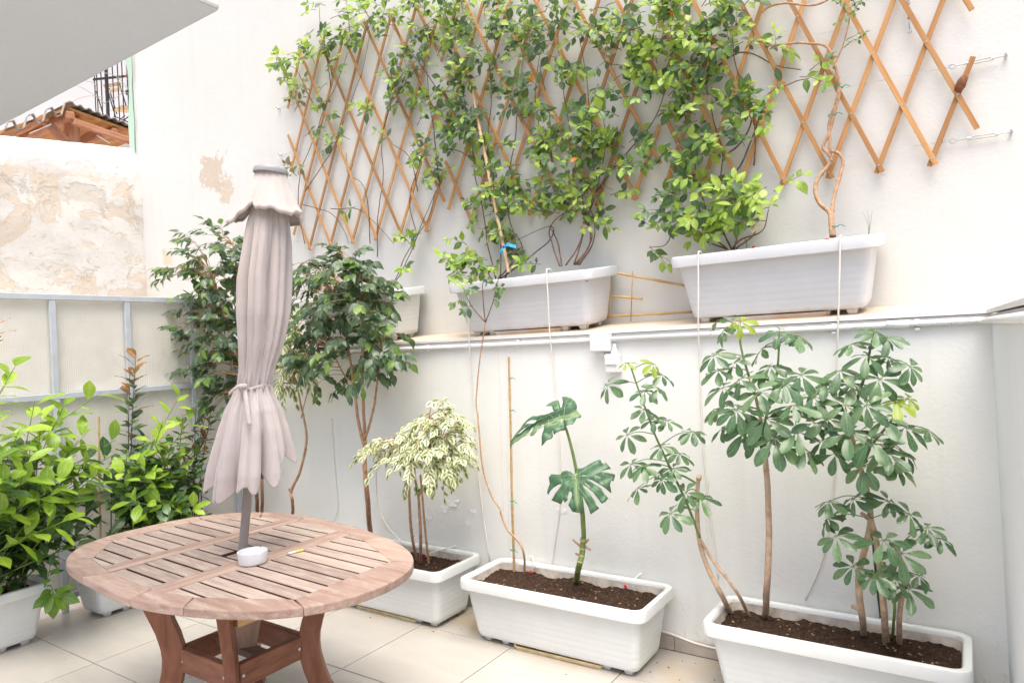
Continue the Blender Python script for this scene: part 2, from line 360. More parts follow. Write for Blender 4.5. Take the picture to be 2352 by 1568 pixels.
def leaf_mat(name, dark, light, rib, rough=0.38, trans=0.22, varieg=None, veins=0.0):
    m, nt, b = new_mat(name, rough, 0.45)
    g = nt.nodes.new('ShaderNodeNewGeometry')
    oi = nt.nodes.new('ShaderNodeObjectInfo').outputs['Random']
    r = mth(nt, 'FRACT', mth(nt, 'ADD', oi, mth(nt, 'MULTIPLY', g.outputs['Random Per Island'], 7.31)))
    c = ramp(nt, r, [(0.0, dark), (0.6, tuple((a + q) / 2 for a, q in zip(dark, light))), (1.0, light)])
    uv = nt.nodes.new('ShaderNodeUVMap'); uv.uv_map = 'UVMap'
    s = nt.nodes.new('ShaderNodeSeparateXYZ'); nt.links.new(uv.outputs[0], s.inputs[0])
    off = mth(nt, 'ABSOLUTE', mth(nt, 'SUBTRACT', s.outputs[1], 0.5))
    if varieg:
        cv = nt.nodes.new('ShaderNodeCombineXYZ')
        nt.links.new(s.outputs[0], cv.inputs[0]); nt.links.new(s.outputs[1], cv.inputs[1]); nt.links.new(mth(nt, 'MULTIPLY', r, 40.0), cv.inputs[2])
        n = noise_tex(nt, cv.outputs[0], 5.0, 3.0)
        f = ramp(nt, mth(nt, 'ADD', off, mth(nt, 'MULTIPLY', mth(nt, 'SUBTRACT', n, 0.5), 0.5)), [(0.12, (0, 0, 0)), (0.22, (1, 1, 1))])
        c = mixc(nt, f, c, varieg)
    if veins:
        w = nt.nodes.new('ShaderNodeTexWave'); w.wave_type = 'BANDS'; w.bands_direction = 'X'
        w.inputs['Scale'].default_value = 3.2
        vv = nt.nodes.new('ShaderNodeCombineXYZ')
        nt.links.new(mth(nt, 'SUBTRACT', s.outputs[0], mth(nt, 'MULTIPLY', off, 0.55)), vv.inputs[0])
        nt.links.new(vv.outputs[0], w.inputs[0])
        wf = ramp(nt, w.outputs[1], [(0.80, (0, 0, 0)), (0.97, (1, 1, 1))])
        c = mixc(nt, mth(nt, 'MULTIPLY', wf, veins), c, rib)
    mot = nt.nodes.new('ShaderNodeCombineXYZ'); nt.links.new(s.outputs[0], mot.inputs[0]); nt.links.new(s.outputs[1], mot.inputs[1]); nt.links.new(mth(nt, 'MULTIPLY', r, 60.0), mot.inputs[2])
    mn = noise_tex(nt, mot.outputs[0], 3.5, 5.0, 0.65)
    c = mixc(nt, 1.0, c, ramp(nt, mn, [(0.3, (0.78, 0.80, 0.78)), (0.7, (1.18, 1.15, 1.1))]), 'MULTIPLY')
    spot = ramp(nt, noise_tex(nt, mot.outputs[0], 14.0, 2.0), [(0.74, (0, 0, 0)), (0.78, (1, 1, 1))])
    c = mixc(nt, mth(nt, 'MULTIPLY', spot, 0.35), c, (0.35, 0.30, 0.16))
    nt.links.new(ramp(nt, mn, [(0.25, (max(.15, rough - .08),) * 3), (0.75, (rough + .18,) * 3)]), b.inputs['Roughness'])
    rf = ramp(nt, off, [(0.018, (1, 1, 1)), (0.04, (0, 0, 0))])
    c = mixc(nt, mth(nt, 'MULTIPLY', rf, 0.7), c, rib)
    back = mixc(nt, 0.35, c, (0.30, 0.38, 0.22))
    c = mixc(nt, mth(nt, 'MULTIPLY', g.outputs['Backfacing'], 0.6), c, back)
    nt.links.new(c, b.inputs['Base Color'])
    tr = nt.nodes.new('ShaderNodeBsdfTranslucent')
    nt.links.new(mixc(nt, 1.0, c, (1.25, 1.35, 0.7), 'MULTIPLY'), tr.inputs[0])
    mx = nt.nodes.new('ShaderNodeMixShader'); mx.inputs[0].default_value = trans
    out = nt.nodes['Material Output']
    nt.links.new(b.outputs[0], mx.inputs[1]); nt.links.new(tr.outputs[0], mx.inputs[2]); nt.links.new(mx.outputs[0], out.inputs[0])
    return m
MAT['vine_dark'] = leaf_mat('vine_leaf_dark', (0.060, 0.120, 0.058), (0.145, 0.235, 0.105), (0.22, 0.30, 0.15), 0.36, 0.28)
MAT['vine_mid'] = leaf_mat('vine_leaf_mid', (0.09, 0.175, 0.045), (0.21, 0.34, 0.08), (0.28, 0.40, 0.14), 0.36, 0.32)
MAT['vine_light'] = leaf_mat('vine_leaf_young', (0.25, 0.40, 0.06), (0.44, 0.57, 0.11), (0.5, 0.6, 0.2), 0.36, 0.36)
MAT['leaf_dry'] = leaf_mat('dry_leaf', (0.25, 0.20, 0.12), (0.42, 0.38, 0.25), (0.4, 0.34, 0.22), 0.8, 0.2)
MAT['leaf_orange'] = leaf_mat('orange_leaf', (0.70, 0.26, 0.02), (0.80, 0.36, 0.04), (0.8, 0.45, 0.1), 0.5, 0.3)
MAT['ficus_dark'] = leaf_mat('ficus_leaf_dark', (0.054, 0.108, 0.058), (0.145, 0.215, 0.122), (0.18, 0.25, 0.15), 0.22, 0.36)
MAT['ficus_light'] = leaf_mat('ficus_leaf_young', (0.09, 0.19, 0.03), (0.19, 0.31, 0.05), (0.25, 0.36, 0.1), 0.3, 0.3)
MAT['varieg'] = leaf_mat('variegated_leaf', (0.075, 0.15, 0.06), (0.17, 0.25, 0.09), (0.30, 0.38, 0.20), 0.4, 0.26, (0.76, 0.76, 0.56))
MAT['varieg_dim'] = leaf_mat('variegated_leaf_green', (0.07, 0.13, 0.05), (0.14, 0.20, 0.07), (0.22, 0.3, 0.14), 0.4, 0.2, (0.48, 0.49, 0.27))
MAT['schef'] = leaf_mat('umbrella_leaf', (0.066, 0.140, 0.068), (0.165, 0.265, 0.135), (0.18, 0.26, 0.14), 0.22, 0.27)
MAT['schef_light'] = leaf_mat('umbrella_leaf_young', (0.24, 0.33, 0.04), (0.36, 0.44, 0.07), (0.4, 0.48, 0.16), 0.35, 0.3)
MAT['shrub_dark'] = leaf_mat('shrub_leaf_dark', (0.034, 0.082, 0.032), (0.095, 0.175, 0.06), (0.14, 0.22, 0.09), 0.24, 0.15, None, 0.25)
MAT['shrub_mid'] = leaf_mat('shrub_leaf_mid', (0.09, 0.20, 0.03), (0.19, 0.33, 0.05), (0.28, 0.42, 0.12), 0.28, 0.28, None, 0.35)
MAT['shrub_light'] = leaf_mat('shrub_leaf_lime', (0.24, 0.42, 0.035), (0.40, 0.57, 0.06), (0.50, 0.62, 0.2), 0.3, 0.36, None, 0.35)
MAT['shrub_red'] = leaf_mat('shrub_leaf_bronze', (0.26, 0.13, 0.05), (0.42, 0.20, 0.09), (0.4, 0.24, 0.12), 0.35, 0.3)
MAT['monstera'] = leaf_mat('monstera_leaf', (0.075, 0.165, 0.085), (0.10, 0.20, 0.105), (0.26, 0.36, 0.17), 0.30, 0.12)

# ------------------------------------------------------------------ mesh builder
class MB:
    def __init__(s): s.v = []; s.f = []; s.uv = None
    def add(s, vs, fs):
        b = len(s.v); s.v.extend([tuple(p) for p in vs]); s.f.extend([tuple(b + i for i in f) for f in fs]); return s
    def box(s, c, size, M=None):
        hx, hy, hz = size[0] / 2, size[1] / 2, size[2] / 2
        vs = [Vector((x * hx, y * hy, z * hz)) for x in (-1, 1) for y in (-1, 1) for z in (-1, 1)]
        if M is not None: vs = [M @ p for p in vs]
        c = Vector(c)
        return s.add([c + p for p in vs], [(0, 1, 3, 2), (4, 6, 7, 5), (0, 4, 5, 1), (2, 3, 7, 6), (0, 2, 6, 4), (1, 5, 7, 3)])
    def span(s, x0, x1, y0, y1, z0, z1):
        return s.box(((x0 + x1) / 2, (y0 + y1) / 2, (z0 + z1) / 2), (x1 - x0, y1 - y0, z1 - z0))
    def bar(s, p0, p1, w, t, up=(0, 0, 1)):
        p0, p1 = Vector(p0), Vector(p1); d = (p1 - p0); L = d.length; d = d / L
        n = Vector(up); n = (n - d * n.dot(d))
        n = n.normalized() if n.length > 1e-6 else d.orthogonal().normalized()
        y = n.cross(d)
        return s.box((p0 + p1) / 2, (L, w, t), Matrix((d, y, n)).transposed())
    def tube(s, pts, r, seg=7, caps=True):
        pts = [Vector(p) for p in pts]; n = len(pts)
        rs = r if isinstance(r, (list, tuple)) else [r] * n
        t0 = (pts[1] - pts[0]).normalized(); u = t0.orthogonal().normalized()
        base = len(s.v)
        for i, p in enumerate(pts):
            t = (pts[min(i + 1, n - 1)] - pts[max(i - 1, 0)]).normalized()
            u = (u - t * u.dot(t)).normalized(); w = t.cross(u)
            for k in range(seg):
                a = 2 * math.pi * k / seg
                s.v.append(tuple(p + (u * math.cos(a) + w * math.sin(a)) * rs[i]))
        for i in range(n - 1):
            for k in range(seg):
                k2 = (k + 1) % seg
                s.f.append((base + i * seg + k, base + i * seg + k2, base + (i + 1) * seg + k2, base + (i + 1) * seg + k))
        if caps:
            s.f.append(tuple(base + k for k in reversed(range(seg))))
            s.f.append(tuple(base + (n - 1) * seg + k for k in range(seg)))
        return s
    def lathe(s, prof, seg=32, c=(0, 0, 0)):
        b = len(s.v); c = Vector(c)
        for r, z in prof:
            for k in range(seg):
                a = 2 * math.pi * k / seg; s.v.append(tuple(c + Vector((r * math.cos(a), r * math.sin(a), z))))
        for i in range(len(prof) - 1):
            for k in range(seg):
                k2 = (k + 1) % seg
                s.f.append((b + i * seg + k, b + i * seg + k2, b + (i + 1) * seg + k2, b + (i + 1) * seg + k))
        return s
    def prism(s, poly, z0, z1, f=None):
        """extrude a 2-D outline (CCW) between z0 and z1; f maps (x,y,z) to the world"""
        f = f or (lambda x, y, z: (x, y, z)); n = len(poly); b = len(s.v)
        s.v += [tuple(f(x, y, z0)) for x, y in poly] + [tuple(f(x, y, z1)) for x, y in poly]
        s.f.append(tuple(b + i for i in reversed(range(n)))); s.f.append(tuple(b + n + i for i in range(n)))
        for i in range(n):
            j = (i + 1) % n; s.f.append((b + i, b + j, b + n + j, b + n + i))
        return s
    def mesh(s, name, bevel=0.0, smooth=False, seg=1):
        me = bpy.data.meshes.new(name)
        me.from_pydata(s.v, [], s.f); me.update()
        bm = bmesh.new(); bm.from_mesh(me)
        bmesh.ops.recalc_face_normals(bm, faces=bm.faces)
        if bevel:
            es = [e for e in bm.edges if len(e.link_faces) == 2 and e.calc_face_angle(0) > 0.6]
            bmesh.ops.bevel(bm, geom=es, offset=bevel, segments=seg, profile=0.6, affect='EDGES', clamp_overlap=True)
        bm.to_mesh(me); bm.free()
        if smooth:
            for p in me.polygons: p.use_smooth = True
        return me
    def build(s, name, mat, parent=None, bevel=0.0, smooth=False, local=False, seg=1, sharp=None):
        me = s.mesh(name, bevel, smooth, seg)
        if sharp is not None: me.set_sharp_from_angle(angle=sharp)
        return link(name, me, mat, parent, local)

def wm(o):
    m = o.matrix_basis.copy()
    if o.parent: m = wm(o.parent) @ o.matrix_parent_inverse @ m
    return m
def link(name, me, mat, parent=None, local=False):
    if mat is not None and not me.materials: me.materials.append(MAT[mat] if isinstance(mat, str) else mat)
    o = bpy.data.objects.new(name, me); col.objects.link(o)
    if parent:
        o.parent = parent
        if not local: o.matrix_parent_inverse = wm(parent).inverted()
    return o
def tag(o, label=None, cat=None, group=None, kind=None):
    if label: o['label'] = label
    if cat: o['category'] = cat
    if group: o['group'] = group
    if kind: o['kind'] = kind
    return o
def thing(name, label, cat, loc=(0, 0, 0), rot=(0, 0, 0), group=None):
    o = bpy.data.objects.new(name, None); col.objects.link(o)
    o.empty_display_size = 0.1
    o.location = loc; o.rotation_euler = rot
    return tag(o, label, cat, group)
def plank(name, p0, p1, w, t, mat, parent, up=(0, 0, 1), bevel=0.0015, cache={}):
    """a board as its own object: local X runs along the grain"""
    p0, p1 = Vector(p0), Vector(p1); d = p1 - p0; L = d.length; d.normalize()
    n = Vector(up); n = n - d * n.dot(d); n = n.normalized() if n.length > 1e-6 else d.orthogonal().normalized()
    y = n.cross(d)
    me = MB().box((0, 0, 0), (L, w, t)).mesh(name, bevel)
    o = link(name, me, mat, parent)
    o.matrix_basis = Matrix.Translation((p0 + p1) / 2) @ Matrix((d, y, n)).transposed().to_4x4()
    return o
def smooth_path(pts, n=6):
    """Catmull-Rom through the points"""
    P = [Vector(p) for p in pts]; out = []
    for i in range(len(P) - 1):
        a = P[i - 1] if i else P[0] * 2 - P[1]; b, c = P[i], P[i + 1]
        d = P[i + 2] if i + 2 < len(P) else P[-1] * 2 - P[-2]
        for k in range(n):
            t = k / n
            out.append(0.5 * ((2 * b) + (c - a) * t + (2 * a - 5 * b + 4 * c - d) * t * t + (3 * b - a - 3 * c + d) * t ** 3))
    out.append(P[-1]); return out
def taper(n, a, b): return [a + (b - a) * i / max(1, n - 1) for i in range(n)]
def wob(p, s, a):
    p = Vector(p) * s
    return Vector((mnoise.noise(p), mnoise.noise(p + Vector((9.1, 0, 0))), mnoise.noise(p + Vector((0, 7.3, 0))))) * a

# ================================================================== SETTING
W, U = 3.235, 3.585                 # faces of the lower wall and of the set-back upper wall
RX = 0.057                          # face of the right-hand wall
LZ0, LZ1 = 1.600, 1.645             # sloping coping: front and back height
FX = -4.80                          # grey fence
TILT = math.atan2(LZ1 - LZ0, U - W)

# floor: a grout bed with every tile laid on it
floor = MB().span(-5.6, 1.2, -1.8, W + 0.1, -0.12, -0.004).build('floor', 'grout')
tag(floor, kind='structure')
TX, TY = 0.608, 0.585
tile_me = MB().box((0, 0, 0), (TX - 0.0055, TY - 0.0055, 0.012)).mesh('tile', 0.0012)
half_me = MB().box((0, 0, 0), (TX - 0.0055, 0.345, 0.012)).mesh('tile_cut', 0.0012)
for i in range(-4, 5):
    for j in range(-7, 1):
        x0 = -2.644 + TX * i
        if x0 > RX + 0.02 or x0 + TX < -4.95: continue
        y0 = 2.875 + TY * j
        if j == 0:
            t = link('floor_tile', half_me, 'tile', floor); t.location = (x0 + TX / 2, y0 + 0.002 + 0.1725, -0.006)
        else:
            t = link('floor_tile', tile_me, 'tile', floor); t.location = (x0 + TX / 2, y0 + TY / 2, -0.006)
        t.rotation_euler = (rnd.uniform(-.0006, .0006), rnd.uniform(-.0006, .0006), 0)

dm = MB(); dr = random.Random(5)
for k in range(150):
    x = dr.uniform(-4.3, 0); y = 2.75 + .46 * dr.random() ** .6 if dr.random() < .8 else dr.uniform(1.6, 3.1)
    s_ = .0015 + .004 * dr.random() ** 3
    dm.box((x, y, .001 + s_ * .2), (s_ * dr.uniform(1, 3), s_, s_ * .5), Matrix.Rotation(dr.uniform(0, 6), 3, 'Z'))
tag(dm.build('soil_crumbs', 'soil_grit', floor), kind='stuff')
# lower wall with its coping and skirting
lw = thing('garden_wall', 'low white plastered wall carrying a sloping ledge behind the floor planters', 'wall', (-2.4, W, 0))
MB().span(-4.95, 0.45, W, U + 0.02, 0, LZ0 - 0.02).build('wall_face', 'lower_wall', lw)
def coping_piece(x0, x1):
    m = MB()
    pr = [(W - 0.012, LZ0 - 0.016), (U + 0.01, LZ0 - 0.016), (U + 0.01, LZ1), (W - 0.006, LZ0 + 0.001), (W - 0.012, LZ0 - 0.004)]
    m.prism(pr, x0, x1, lambda a, b, z: (z, a, b))
    return m
xs = [-4.95, -4.05, -3.13, -2.22, -1.30, -0.38, RX + 0.012]
for a, b in zip(xs[:-1], xs[1:]):
    coping_piece(a + 0.001, b - 0.001).build('coping_slab', 'coping', lw, 0.002)
MB().span(-4.95, RX - 0.012, W - 0.0145, W - 0.0121, LZ0 - 0.017, LZ0 - 0.003).build('coping_edge', 'white_trim', lw)
for k in range(9):
    x0 = -4.95 + 0.61 * k
    x1 = min(x0 + 0.607, RX - 0.001)
    if x1 - x0 > 0.05:
        MB().span(x0, x1, W - 0.011, W - 0.0005, 0.0, 0.072).build('skirting_tile', 'skirt', lw, 0.002)
# flakes of paint lifting off the wall
def flake(cx, cy, w, h, lift, seed):
    r = random.Random(seed); p = at_y(cx, cy, W); n = 14; m = MB()
    ring = []
    for k in range(n):
        a = 2 * math.pi * k / n; q = 1 + r.uniform(-.16, .16)
        lift_ = lift * .35
        ring.append((p.x + w * math.cos(a) * q, W - 0.0012 - (lift_ * r.uniform(.3, 1) if math.sin(a) < 0.2 else 0), p.z + h * math.sin(a) * q))
    m.add([(p.x, W - 0.0016, p.z)] + ring, [(0, k + 1, (k + 1) % n + 1) for k in range(n)])
    return m.build('paint_flake', 'flake', lw)
for a in ((1040, 1150, 0.055, 0.035, .012, 1), (1022, 1165, 0.03, 0.03, .01, 2), (1088, 1172, 0.022, 0.014, .008, 3), (985, 1185, 0.03, 0.02, .006, 4),
          (1075, 1200, 0.018, 0.022, .006, 5), (1290, 1170, 0.03, 0.02, .006, 6), (960, 1195, 0.02, 0.014, .005, 7)):
    flake(*a)
def crack(px, seed, w=.0016):
    r = random.Random(seed); P = smooth_path([at_y(x, y, W - .0009) for x, y in px], 14); m = MB()
    for k, p in enumerate(P):
        p = p + Vector((r.uniform(-.0035, .0035), 0, 0)); ww = w * r.uniform(.2, 1)
        m.v += [(p.x - ww / 2, W - .0009, p.z), (p.x + ww / 2, W - .0009, p.z)]
    for k in range(len(P) - 1): m.f.append((2 * k, 2 * k + 1, 2 * k + 3, 2 * k + 2))
    m.build('wall_crack', 'crack', lw)
MAT['crack'] = simple('tan_crack', (0.62, 0.50, 0.36), .9, .1, .2, 30)
for i_, L_ in enumerate(([(1143, 800), (1147, 870), (1150, 1000), (1156, 1200)], [(1160, 796), (1164, 860), (1166, 970), (1166, 1080), (1170, 1290)], [(1625, 1260), (1622, 1180), (1629, 1100)], [(2285, 780), (2298, 1000), (2312, 1300)])):
    crack(L_, i_)
def strand(pts, r, mat, name, label, cat, group=None, seg=5):
    o = MB().tube(smooth_path(pts, 6), r, seg).build(name, mat, None, smooth=True)
    return tag(o, label, cat, group)

RTH = 0.033                         # the right-hand wall is a little out of square
rw = thing('side_wall', 'white painted wall at the right edge meeting the ledge corner', 'wall', (RX, W, 0), (0, 0, RTH))
MB().span(0, 0.40, -2.3, 0.002, -0.002, LZ0 - 0.02).build('wall_face', 'right_wall', rw, local=True)
pr = [(-0.012, LZ0 - 0.0155), (0.40, LZ0 - 0.0155), (0.40, LZ1 + 0.008), (-0.006, LZ0 + 0.0015), (-0.012, LZ0 - 0.004)]
for a, b in ((-0.014, -0.95), (-0.952, -2.3)):
    MB().prism(pr, b, a, lambda a, b, z: (a, z, b)).build('coping_slab', 'coping', rw, 0.002, local=True)
MB().span(-0.0145, -0.0121, -2.3, -0.015, LZ0 - 0.017, LZ0 - 0.003).build('coping_edge', 'white_trim', rw, local=True)
for k in range(4):
    MB().span(-0.011, -0.0005, max(-2.3, -0.62 - .61 * k), -0.013 - .61 * k, 0, 0.072).build('skirting_tile', 'skirt', rw, 0.002, local=True)

# tall upper wall behind the trellis
uw = thing('boundary_wall', 'tall white plastered wall with a brown peeled patch, behind the wooden trellis', 'wall', (-3, U, LZ1))
g = MB(); nx, nz = 150, 60
X0, X1, Z0, Z1 = -6.74, 0.445, 1.2, 5.8
for j in range(nz + 1):
    for i in range(nx + 1):
        x = X0 + (X1 - X0) * i / nx; z = Z0 + (Z1 - Z0) * j / nz
        q = Vector((x * 0.8, 3.1, z * 0.8))
        g.v.append((x, U + 0.006 * mnoise.noise(q) + 0.0015 * mnoise.noise(q * 6), z))
for j in range(nz):
    for i in range(nx):
        a = j * (nx + 1) + i; g.f.append((a, a + 1, a + nx + 2, a + nx + 1))
g.build('wall_face', 'upper_wall', uw, smooth=True)
MB().span(X0, X1, U + 0.02, U + 0.3, 0.0, 5.8).build('wall_core', 'upper_wall', uw)
# pale green painted end strip above the old wall
gz = MB(); r_ = random.Random(4)
pz = [3.55 + k * 0.12 for k in range(19)]
for k, z in enumerate(pz):
    w0 = 0.055 + .02 * math.sin(k * .8) + r_.uniform(-.008, .008)
    gz.v += [(-6.765 - w0, U - 0.034, z), (-6.735 + r_.uniform(-.012, .012), U - 0.030, z)]
for k in range(len(pz) - 1): gz.f.append((2 * k, 2 * k + 1, 2 * k + 3, 2 * k + 2))
gz.build('green_strip', 'green_edge', uw)
MB().span(-6.80, -6.74, U - 0.018, U + 0.3, 0, 5.8).build('wall_end', 'upper_wall', uw)

# old flaking wall beyond the fence
ow = MB(); OX = -6.72; ny, nzz = 90, 70
def otop(y): return 3.66 + 0.115 * (y - 3.58) + 0.02 * mnoise.noise(Vector((y * 3, 0, 0))) + 0.01 * mnoise.noise(Vector((y * 9, 5, 0)))
for j in range(nzz + 1):
    for i in range(ny + 1):
        y = -1.0 + (U + 0.0 + 1.0) * i / ny
        t = j / nzz; z = t * otop(y)
        q = Vector((2.2, y * 1.6, z * 1.6))
        d = 0.03 * mnoise.noise(q) + 0.012 * mnoise.noise(q * 3.3) + 0.005 * mnoise.noise(q * 9)
        edge = max(0, (t - 0.955) / 0.045)
        ow.v.append((OX + d - 0.07 * edge * edge, y, z))
for i in range(ny + 1):
    y = -1.0 + (U + 1.0) * i / ny
    ow.v.append((OX - 0.45, y, otop(y) + 0.01))
for j in range(nzz + 1):
    for i in range(ny):
        a = j * (ny + 1) + i; ow.f.append((a, a + 1, a + ny + 2, a + ny + 1))
o = ow.build('old_wall', 'old_wall', None, smooth=True)
tag(o, 'weathered cream wall with flaking plaster and beige stains above the grey fence', 'wall')

# overhanging balcony slab, upper left
BZ = 2.55
bc = at_z(513, 22, BZ)
bal = thing('balcony_slab', 'smooth grey-white balcony underside jutting into the upper left corner', 'balcony', (bc.x, bc.y, BZ))
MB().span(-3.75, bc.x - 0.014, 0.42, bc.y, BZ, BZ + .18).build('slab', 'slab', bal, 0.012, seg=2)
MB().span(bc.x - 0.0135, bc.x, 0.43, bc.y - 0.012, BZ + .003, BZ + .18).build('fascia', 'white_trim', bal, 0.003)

# grey framed wire fence
fe = thing('fence', 'grey steel framed fence with cream sheet and fine wire mesh behind the leafy planters', 'fence', (FX, 2, 0))
post_y = [2.885 - 0.459 * k for k in range(-0, 6)]
rails = [1.985, 1.36, 0.74, 0.10]
for y in post_y: MB().span(FX - 0.012, FX + 0.012, y - 0.018, y + 0.018, 0.0, 1.966).build('post', 'fence_paint', fe, 0.002)
MB().span(FX - 0.012, FX + 0.012, W - 0.036, W - 0.002, 0.0, 1.966).build('post', 'fence_paint', fe, 0.002)
for z in rails: MB().span(FX - 0.0135, FX + 0.0135, 0.55, W - 0.001, z - 0.018, z + 0.018).build('rail', 'fence_paint', fe, 0.002)
ys = sorted(post_y + [W - 0.02])
for a, b in zip(ys[:-1], ys[1:]):
    for z0, z1 in zip(rails[::-1][:-1], rails[::-1][1:]):
        MB().span(FX - 0.03, FX - 0.026, a + 0.001, b - 0.001, z0 + 0.001, z1 - 0.001).build('backing_panel', 'fence_panel', fe)
mw = MB()
y = 0.6
while y < W - 0.03:
    mw.span(FX - 0.0163, FX - 0.0155, y - 0.0004, y + 0.0004, 0.1, 1.985); y += 0.0127
z = 0.11
while z < 1.98:
    mw.span(FX - 0.0155, FX - 0.0147, 0.6, W - 0.02, z - 0.0004, z + 0.0004); z += 0.0127
tag(mw.build('wire_mesh', 'mesh_wire', fe), kind='stuff')

# ------------------------------------------------------------------ neighbour beyond the old wall
def qx(x, y, X): return at_x(x, y, X)
nb = thing('neighbour_house', 'pale house wall behind the pergola, with a white louvred shutter', 'building', (-13, 4, 0))
MB().span(-13.2, -12.8, -3, 9.5, 0, 11).build('wall', 'neighbour', nb)
p0, p1 = qx(286, 170, -12.75), qx(320, 285, -12.75)
sh = MB().span(-12.80, -12.76, p0.y, p1.y + 0.1, p1.z, p0.z + 0.6).build('shutter', 'shutter', nb, 0.004)
z = p1.z + 0.05
while z < p0.z + 0.55:
    MB().box((-12.752, (p0.y + p1.y + 0.1) / 2, z), (0.008, p1.y + 0.1 - p0.y - 0.1, 0.045), Matrix.Rotation(0.5, 3, 'Y')).build('slat', 'shutter', sh); z += 0.06
nbalc = MB(); pb = qx(230, 294, -11.8)
nbalc.span(-12.8, -11.7, pb.y - 0.1, pb.y + 3.2, pb.z - 0.18, pb.z)
nbalc.build('balcony_floor', 'neighbour', nb, 0.01)
rg = thing('balcony_railing', 'black iron railing with tall bars on the neighbour balcony', 'railing', pb)
RXp = -11.75
for zx in (660, 675, 705, 785, 820, 850, 885, 935, 960):
    b0 = qx(zx * .3359, 285, RXp); b1 = qx(zx * .3359, 100, RXp)
    MB().tube([(RXp, b0.y, pb.z), (RXp, b0.y, b1.z)], 0.009, 6).build('bar', 'iron', rg)
b0 = qx(742 * .3359, 285, RXp); b1 = qx(742 * .3359, 100, RXp)
MB().span(RXp - .02, RXp + .02, b0.y - .02, b0.y + .02, pb.z, b1.z).build('post', 'iron', rg)
for (ya, yb) in ((183, 171), (288, 287), (120, 108)):
    a = qx(215, ya, RXp); b = qx(332, yb, RXp)
    MB().bar(a, b, 0.05, 0.03).build('rail', 'iron', rg)
ch = thing('folding_chair', 'wooden slatted folding chair with black metal legs on the neighbour balcony', 'chair', pb + Vector((-.4, .3, 0)))
CXp = -12.2
def cz(zx, zy, X=CXp): return qx(zx * .3359, zy * .3359, X)
for (a, b) in (((712, 592), (822, 572)), ((722, 632), (828, 608))):
    plank('back_slat', cz(*a), cz(*b), 0.06, 0.015, 'pale_cane', ch, up=(1, 0, 0))
s0, s1 = cz(785, 745), cz(935, 765)
for k in range(5):
    plank('seat_slat', s0 + Vector((k * .08 - .1, 0, 0)), s1 + Vector((k * .08 - .1, 0, 0)), 0.06, 0.015, 'pale_cane', ch)
for dx in (0.0, -0.36):
    off = Vector((dx, 0, 0))
    MB().tube([cz(728, 590) + off, cz(790, 800) + off, cz(935, 858) + off], 0.011, 6).build('frame_tube', 'iron', ch)
    MB().tube([cz(925, 760) + off, cz(800, 862) + off], 0.011, 6).build('frame_tube', 'iron', ch)
    MB().tube([cz(815, 570) + off, cz(870, 750) + off], 0.011, 6).build('frame_tube', 'iron', ch)
hp = thing('hanging_pot', 'terracotta pot hanging on the neighbour railing by the green wall edge', 'pot', cz(932, 610, -11.65))
MB().lathe([(0.0, 0), (0.09, 0), (0.13, 0.2), (0.145, 0.2), (0.145, 0.25), (0.12, 0.25), (0.1, 0.05), (0, 0.05)], 20, cz(932, 612, -11.65)).build('pot_body', 'terracotta', hp, smooth=True, sharp=0.6)
MB().lathe([(0.135, 0.0), (0.15, 0.0), (0.15, 0.03), (0.135, 0.03), (0.135, 0.0)], 20, cz(926, 648, -11.65)).build('holder_ring', 'iron', hp)
tw = MB(); r_ = random.Random(8)
for k in range(9):
    a = qx(r_.uniform(225, 318), r_.uniform(130, 250), -11.4); d = Vector((0, r_.uniform(-1, 1), r_.uniform(-.6, .9)))
    pts = [a + d * t * .9 + Vector((0, 0, -.25 * t * t)) + wob(a + d * t, 2, .12) for t in (0, .25, .5, .75, 1)]
    tw.tube(smooth_path(pts, 3), taper(13, .006, .0025), 5)
root = qx(322, 300, -11.4)
for k in range(5):
    tip = qx(r_.uniform(240, 315), r_.uniform(120, 190), -11.4)
    tw.tube(smooth_path([root, root.lerp(tip, .4) + Vector((0, .25, .1)), tip], 5), taper(11, .008, .003), 5)
tag(tw.build('dry_branches', 'dry_twig', None, smooth=True), 'bare dry pale twigs tangled in front of the neighbour railing', 'twigs')

# timber pergola
PX = -8.7
pg = thing('pergola', 'orange timber pergola roof with braces showing above the old wall', 'pergola', qx(160, 330, PX))
rd = qx(158, 252, PX); er = qx(330, 314, PX); el = qx(10, 303, PX)
def roof(a, b, name):
    n = 12
    for k in range(n):                                 # boards run away from the viewer, each a piece
        p, q = a.lerp(b, k / n), a.lerp(b, (k + 0.96) / n)
        m = MB(); back = Vector((-2.6, 0, 0)); t = Vector((0, 0, 0.03))
        vs = [p, q, q + back, p + back, p + t, q + t, q + back + t, p + back + t]
        m.add(vs, [(0, 1, 2, 3), (7, 6, 5, 4), (0, 4, 5, 1), (1, 5, 6, 2), (2, 6, 7, 3), (3, 7, 4, 0)])
        m.build('board', 'pergola_board', pg)
roof(rd, er, 'right'); roof(el, rd, 'left')
sh_ = MB(); t = 0.012                                  # corrugated sheets on top
for a, b, lo in ((rd, er, 0.035), (el, rd, -0.02)):
    n = 60; rows = []
    for k in range(n + 1):
        p = a.lerp(b, k / n)
        s_ = math.sin(k / n * math.pi * 2 * (3.4 if lo < 0 else 9))
        s_ = max(-1, min(1, s_ * 1.6))
        amp = 0.06 if lo < 0 else 0.012
        rows.append(p + Vector((0.06 if lo < 0 else 0.03, 0, 0.04 + lo + amp * s_)))
    base = len(sh_.v); bk = -.06 if lo < 0 else -2.7
    for p in rows: sh_.v += [tuple(p), tuple(p + Vector((0, 0, t))), tuple(p + Vector((bk, 0, t))), tuple(p + Vector((bk, 0, 0)))]
    for k in range(n):
        b0 = base + 4 * k
        for e in range(4):
            f = (e + 1) % 4; sh_.f.append((b0 + e, b0 + f, b0 + 4 + f, b0 + 4 + e))
